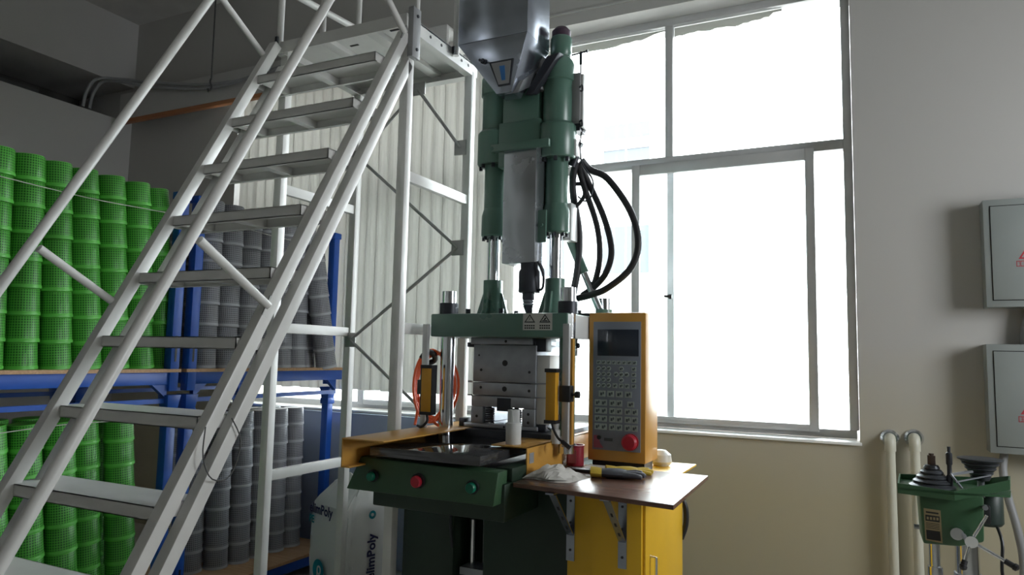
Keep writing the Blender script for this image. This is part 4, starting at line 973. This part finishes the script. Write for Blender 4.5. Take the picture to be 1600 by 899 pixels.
# ================================================================== RIGHT SIDE: PIPES, SWITCH BOXES, DRILL PRESS
for k, (x, z) in enumerate(((0.112, 1.115), (0.222, 1.123))):
    pp = thing('wall_pipe', ('left' if k == 0 else 'right')+' ivory plastic drain pipe of the two rising to a chrome-ringed wall elbow', 'pipe', (x, FY-0.03, 0))
    MB().lathe([(0.043, 0), (0.045, 0.006), (0.034, 0.018)], (x, FY, z), (0, -1, 0), 24).build('wall_rosette', CHROME, pp)
    MB().tube([(x, FY-0.004, z), (x, FY-0.03, z), (x, FY-0.045, z-0.006), (x, FY-0.052, z-0.03), (x, FY-0.052, z-0.06)], 0.027, 16).build('elbow', PVC, pp)
    MB().cyl((x, FY-0.052, z-0.055), (x+0.004, FY-0.052, 0.0), 0.0225, seg=20).build('pipe', PVC, pp)
def box_(z0, z1, x0, label):
    b = thing('switch_box', label, 'switch box', (x0+0.18, FY-0.06, z0), 'wall switch boxes')
    MB().box((x0, FY-0.115, z0), (x0+0.36, FY, z1)).build('housing', BOXG, b, bev=0.003)
    d = MB().box((x0+0.030, FY-0.120, z0+0.035), (x0+0.33, FY-0.115, z1-0.035)).build('door', BOXG, b, bev=0.001)
    MB().box((x0+0.026, FY-0.1156, z0+0.031), (x0+0.334, FY-0.1152, z1-0.031)).build('door_gap', BLACK, b)
    zc = z0+(z1-z0)*(0.47 if z0 > 1.5 else 0.40); xc = x0+(0.172 if z0 > 1.5 else 0.162)
    t = MB(); yy = FY-0.1206
    o_ = [(xc-0.036, zc-0.018), (xc+0.036, zc-0.018), (xc, zc+0.042)]; i_ = [(xc-0.024, zc-0.011), (xc+0.024, zc-0.011), (xc, zc+0.029)]
    for a in range(3):
        bb = (a+1) % 3
        t.plate([(o_[a][0], yy, o_[a][1]), (o_[bb][0], yy, o_[bb][1]), (i_[bb][0], yy, i_[bb][1]), (i_[a][0], yy, i_[a][1])], (0, -1, 0), 0.0005)
    t.plate([(xc-0.007, yy, zc-0.008), (xc+0.006, yy, zc+0.004), (xc, yy, zc+0.006), (xc+0.005, yy, zc+0.020), (xc-0.006, yy, zc+0.004), (xc, yy, zc+0.002)], (0, -1, 0), 0.0005)
    # framed caption of four characters
    for (a0, a1, b0, b1) in ((-0.045, 0.045, -0.030, -0.027), (-0.045, 0.045, -0.055, -0.052), (-0.045, -0.042, -0.055, -0.027), (0.042, 0.045, -0.055, -0.027)):
        t.plate([(xc+a0, yy, zc+b0), (xc+a1, yy, zc+b0), (xc+a1, yy, zc+b1), (xc+a0, yy, zc+b1)], (0, -1, 0), 0.0005)
    for k in range(4):
        xk = xc-0.036+k*0.019
        for (a0, a1, b0, b1) in ((0, 0.014, -0.034, -0.032), (0, 0.014, -0.042, -0.040), (0.006, 0.008, -0.050, -0.032), (0, 0.014, -0.050, -0.048)):
            t.plate([(xk+a0, yy, zc+b0), (xk+a1, yy, zc+b0), (xk+a1, yy, zc+b1), (xk+a0, yy, zc+b1)], (0, -1, 0), 0.0005)
    t.build('danger_print', REDINK, d)
    return b
box_(1.785, 2.315, 0.545, 'grey enamelled steel switch box, the upper of the two on the wall')
box_(1.085, 1.605, 0.535, 'grey enamelled steel switch box, the lower one above the drill press')
tag(MB().tube([(0.735, FY-0.04, 1.785), (0.725, FY-0.04, 1.72), (0.715, FY-0.04, 1.66), (0.712, FY-0.04, 1.606)], 0.028, 12).build('conduit', CABLEG), 'short grey conduit joining the two wall switch boxes', 'conduit')
tag(MB().tube([(0.60, FY-0.05, 1.085), (0.588, FY-0.07, 1.0), (0.60, FY-0.10, 0.88), (0.625, FY-0.14, 0.74), (0.64, FY-0.16, 0.58), (0.62, FY-0.18, 0.30), (0.60, FY-0.18, 0.01)], 0.018, 12, 6).build('power_cable', CABLEG), 'thick grey cable dropping from the lower switch box behind the drill press', 'cable')

dp = thing('drill_press', 'green bench drill press with exposed black stepped pulleys', 'drill press', (0.30, 3.35, 0))
def D(mb, name, m, parent=None, bev=0.0): return mb.build(name, m, parent or dp, bev)
# pulley tray
ty0, ty1 = 3.16, 3.42
tray = D(MB().prism([(0.105, 3.16), (0.29, 3.15), (0.47, 3.20), (0.49, 3.32), (0.44, 3.42), (0.12, 3.40)], 2, 1.022, 1.030), 'pulley_tray', DRILLG)
rim = MB(); pts = [(0.105, 3.16), (0.29, 3.15), (0.47, 3.20), (0.49, 3.32), (0.44, 3.42), (0.12, 3.40)]
zr = [(1.008, 1.046), (1.000, 1.034), (1.050, 1.085), (1.05, 1.085), (1.03, 1.06), (1.02, 1.05)]
for k in range(6):
    a, b = pts[k], pts[(k+1) % 6]; za, zb2 = zr[k], zr[(k+1) % 6]
    c = Vector((0.3, 3.29, 0)); ia = Vector((*a, 0)).lerp(c, 0.03); ib = Vector((*b, 0)).lerp(c, 0.03)
    rim.hexa([(a[0], a[1], za[0]), (b[0], b[1], zb2[0]), (ib.x, ib.y, zb2[0]), (ia.x, ia.y, za[0]), (a[0], a[1], za[1]), (b[0], b[1], zb2[1]), (ib.x, ib.y, zb2[1]), (ia.x, ia.y, za[1])])
D(rim, 'tray_rim', DRILLG, tray)
def step_pulley(x, y, z, radii, name, flipz):
    pr = []; zc = 0
    for r_ in radii:
        pr += [(r_*0.86, zc), (r_, zc+0.002), (r_, zc+0.006), (r_*0.84, zc+0.013), (r_, zc+0.019) if False else (r_*0.84, zc+0.015)]
        zc += 0.017
    pr += [(radii[-1]*0.5, zc), (0.010, zc+0.002)]
    if flipz: pr = [(r_, zc-h) for r_, h in reversed(pr)]
    return D(MB().lathe(pr, (x, y, z), seg=36), name, PULLEY)
step_pulley(0.226, 3.24, 1.031, (0.080, 0.066, 0.053, 0.040, 0.028), 'stepped_pulley', False)
D(MB().cyl((0.226, 3.24, 1.11), (0.226, 3.24, 1.150), 0.014, seg=12).cyl((0.226, 3.24, 1.13), (0.226, 3.24, 1.158), 0.009, seg=8), 'spindle_nut', mat('rusty_steel', (0.10, 0.07, 0.06), 0.5, 0.6))
step_pulley(0.392, 3.30, 1.062, (0.076, 0.062, 0.052, 0.042, 0.034), 'stepped_pulley', True)
D(MB().cyl((0.392, 3.30, 1.0), (0.392, 3.30, 1.07), 0.012), 'motor_shaft', STEEL)
D(MB().lathe([(0.011, 1.03), (0.011, 1.08), (0.008, 1.085), (0.008, 1.12), (0.011, 1.125), (0.011, 1.165), (0.006, 1.17), (0.006, 1.19)], (0.283, 3.22, 0), seg=14), 'idler_post', BLACKST)
D(MB().bar((0.283, 3.22, 1.085), (0.36, 3.25, 1.10), 0.012, 0.008).bar((0.30, 3.20, 1.062), (0.42, 3.26, 1.09), 0.008, 0.004).bar((0.285, 3.215, 1.09), (0.32, 3.20, 1.04), 0.010, 0.006), 'idler_arm', STEEL)
# head casting
hd = D(MB().prism([(0.176, 1.022), (0.384, 1.022), (0.380, 0.858), (0.300, 0.832), (0.185, 0.828)], 1, 3.17, 3.36), 'head_casting', DRILLG, bev=0.008)
npl = D(MB().hexa([(0.193, 3.1675, 0.843), (0.248, 3.1675, 0.838), (0.248, 3.1695, 0.838), (0.193, 3.1695, 0.843), (0.190, 3.1675, 0.960), (0.245, 3.1675, 0.957), (0.245, 3.1695, 0.957), (0.190, 3.1695, 0.960)]), 'rating_plate', BRASS, hd)
t = MB()
t.plate([(0.195, 3.1670, 0.915), (0.241, 3.1670, 0.913), (0.241, 3.1670, 0.935), (0.195, 3.1670, 0.937)], (0, -1, 0), 0.0004)
for k in range(4): t.plate([(0.196, 3.1670, 0.908-k*0.006), (0.240, 3.1670, 0.907-k*0.006), (0.240, 3.1670, 0.905-k*0.006), (0.196, 3.1670, 0.906-k*0.006)], (0, -1, 0), 0.0004)
t.plate([(0.197, 3.1670, 0.848), (0.243, 3.1670, 0.845), (0.241, 3.1670, 0.880), (0.196, 3.1670, 0.882)], (0, -1, 0), 0.0004)
t.plate([(0.197, 3.1670, 0.944), (0.238, 3.1670, 0.942), (0.238, 3.1670, 0.948), (0.197, 3.1670, 0.950)], (0, -1, 0), 0.0004)
D(t, 'plate_print', INK, npl)
tt = MB()
for k in range(4): tt.plate([(0.199+k*0.0105, 3.1665, 0.920), (0.206+k*0.0105, 3.1665, 0.920), (0.206+k*0.0105, 3.1665, 0.930), (0.199+k*0.0105, 3.1665, 0.930)], (0, -1, 0), 0.0004)
D(tt, 'plate_print', BRASS, npl)
D(MB().cyl((0.226, 3.24, 0.73), (0.226, 3.24, 0.83), 0.019), 'quill', CHROME); D(MB().cyl((0.226, 3.24, 0.60), (0.226, 3.24, 0.735), 0.028, 0.026), 'chuck', CHROME)
D(MB().cyl((0.336, 3.28, 0.0), (0.336, 3.28, 0.86), 0.040, seg=28), 'column', CHROME)
D(MB().cyl((0.336, 3.28, 0.69), (0.336, 3.28, 0.715), 0.046, seg=28), 'column_collar', STEEL)
D(MB().box((0.15, 3.10, 0.0), (0.50, 3.50, 0.05)), 'base', DRILLG, bev=0.01)
D(MB().cyl((0.292, 3.20, 0.885), (0.292, 3.13, 0.885), 0.022), 'feed_boss', CHROME)
hb = D(MB().cyl((0.330, 3.16, 0.880), (0.330, 3.08, 0.872), 0.021, seg=20), 'feed_hub', CHROME)
for e in ((0.382, 3.10, 0.968), (0.452, 3.06, 0.810), (0.300, 3.06, 0.79)):
    c = Vector((0.330, 3.095, 0.873)); e = Vector(e)
    D(MB().cyl(c, e, 0.006), 'feed_lever', CHROME, hb)
    if e.z < 0.9: D(MB().cyl(c.lerp(e, 0.78), e, 0.010).lathe([(0.004, 0), (0.013, 0.006), (0.013, 0.016), (0.004, 0.022)], e-(e-c).normalized()*0.008, e-c, 12), 'lever_grip', BLACK, hb)
mt = D(MB().lathe([(0.050, 0.885), (0.058, 0.895), (0.058, 1.0), (0.045, 1.022)], (0.415, 3.38, 0), seg=28), 'motor', mat('motor_black_green', (0.018, 0.032, 0.026), 0.4), bev=0)
D(MB().box((0.38, 3.30, 0.90), (0.42, 3.345, 0.97)), 'switch_housing', BLACK, bev=0.006)
D(MB().cyl((0.385, 3.17, 0.985), (0.385, 3.15, 0.985), 0.009), 'lock_screw', STEEL); D(MB().cyl((0.178, 3.24, 0.875), (0.160, 3.24, 0.875), 0.009), 'lock_screw', STEEL)
D(MB().tube([(0.44, 3.36, 0.90), (0.452, 3.30, 0.84), (0.445, 3.28, 0.74), (0.455, 3.28, 0.62), (0.47, 3.28, 0.3), (0.48, 3.3, 0.01)], 0.006, 8), 'motor_cable', BLACK)
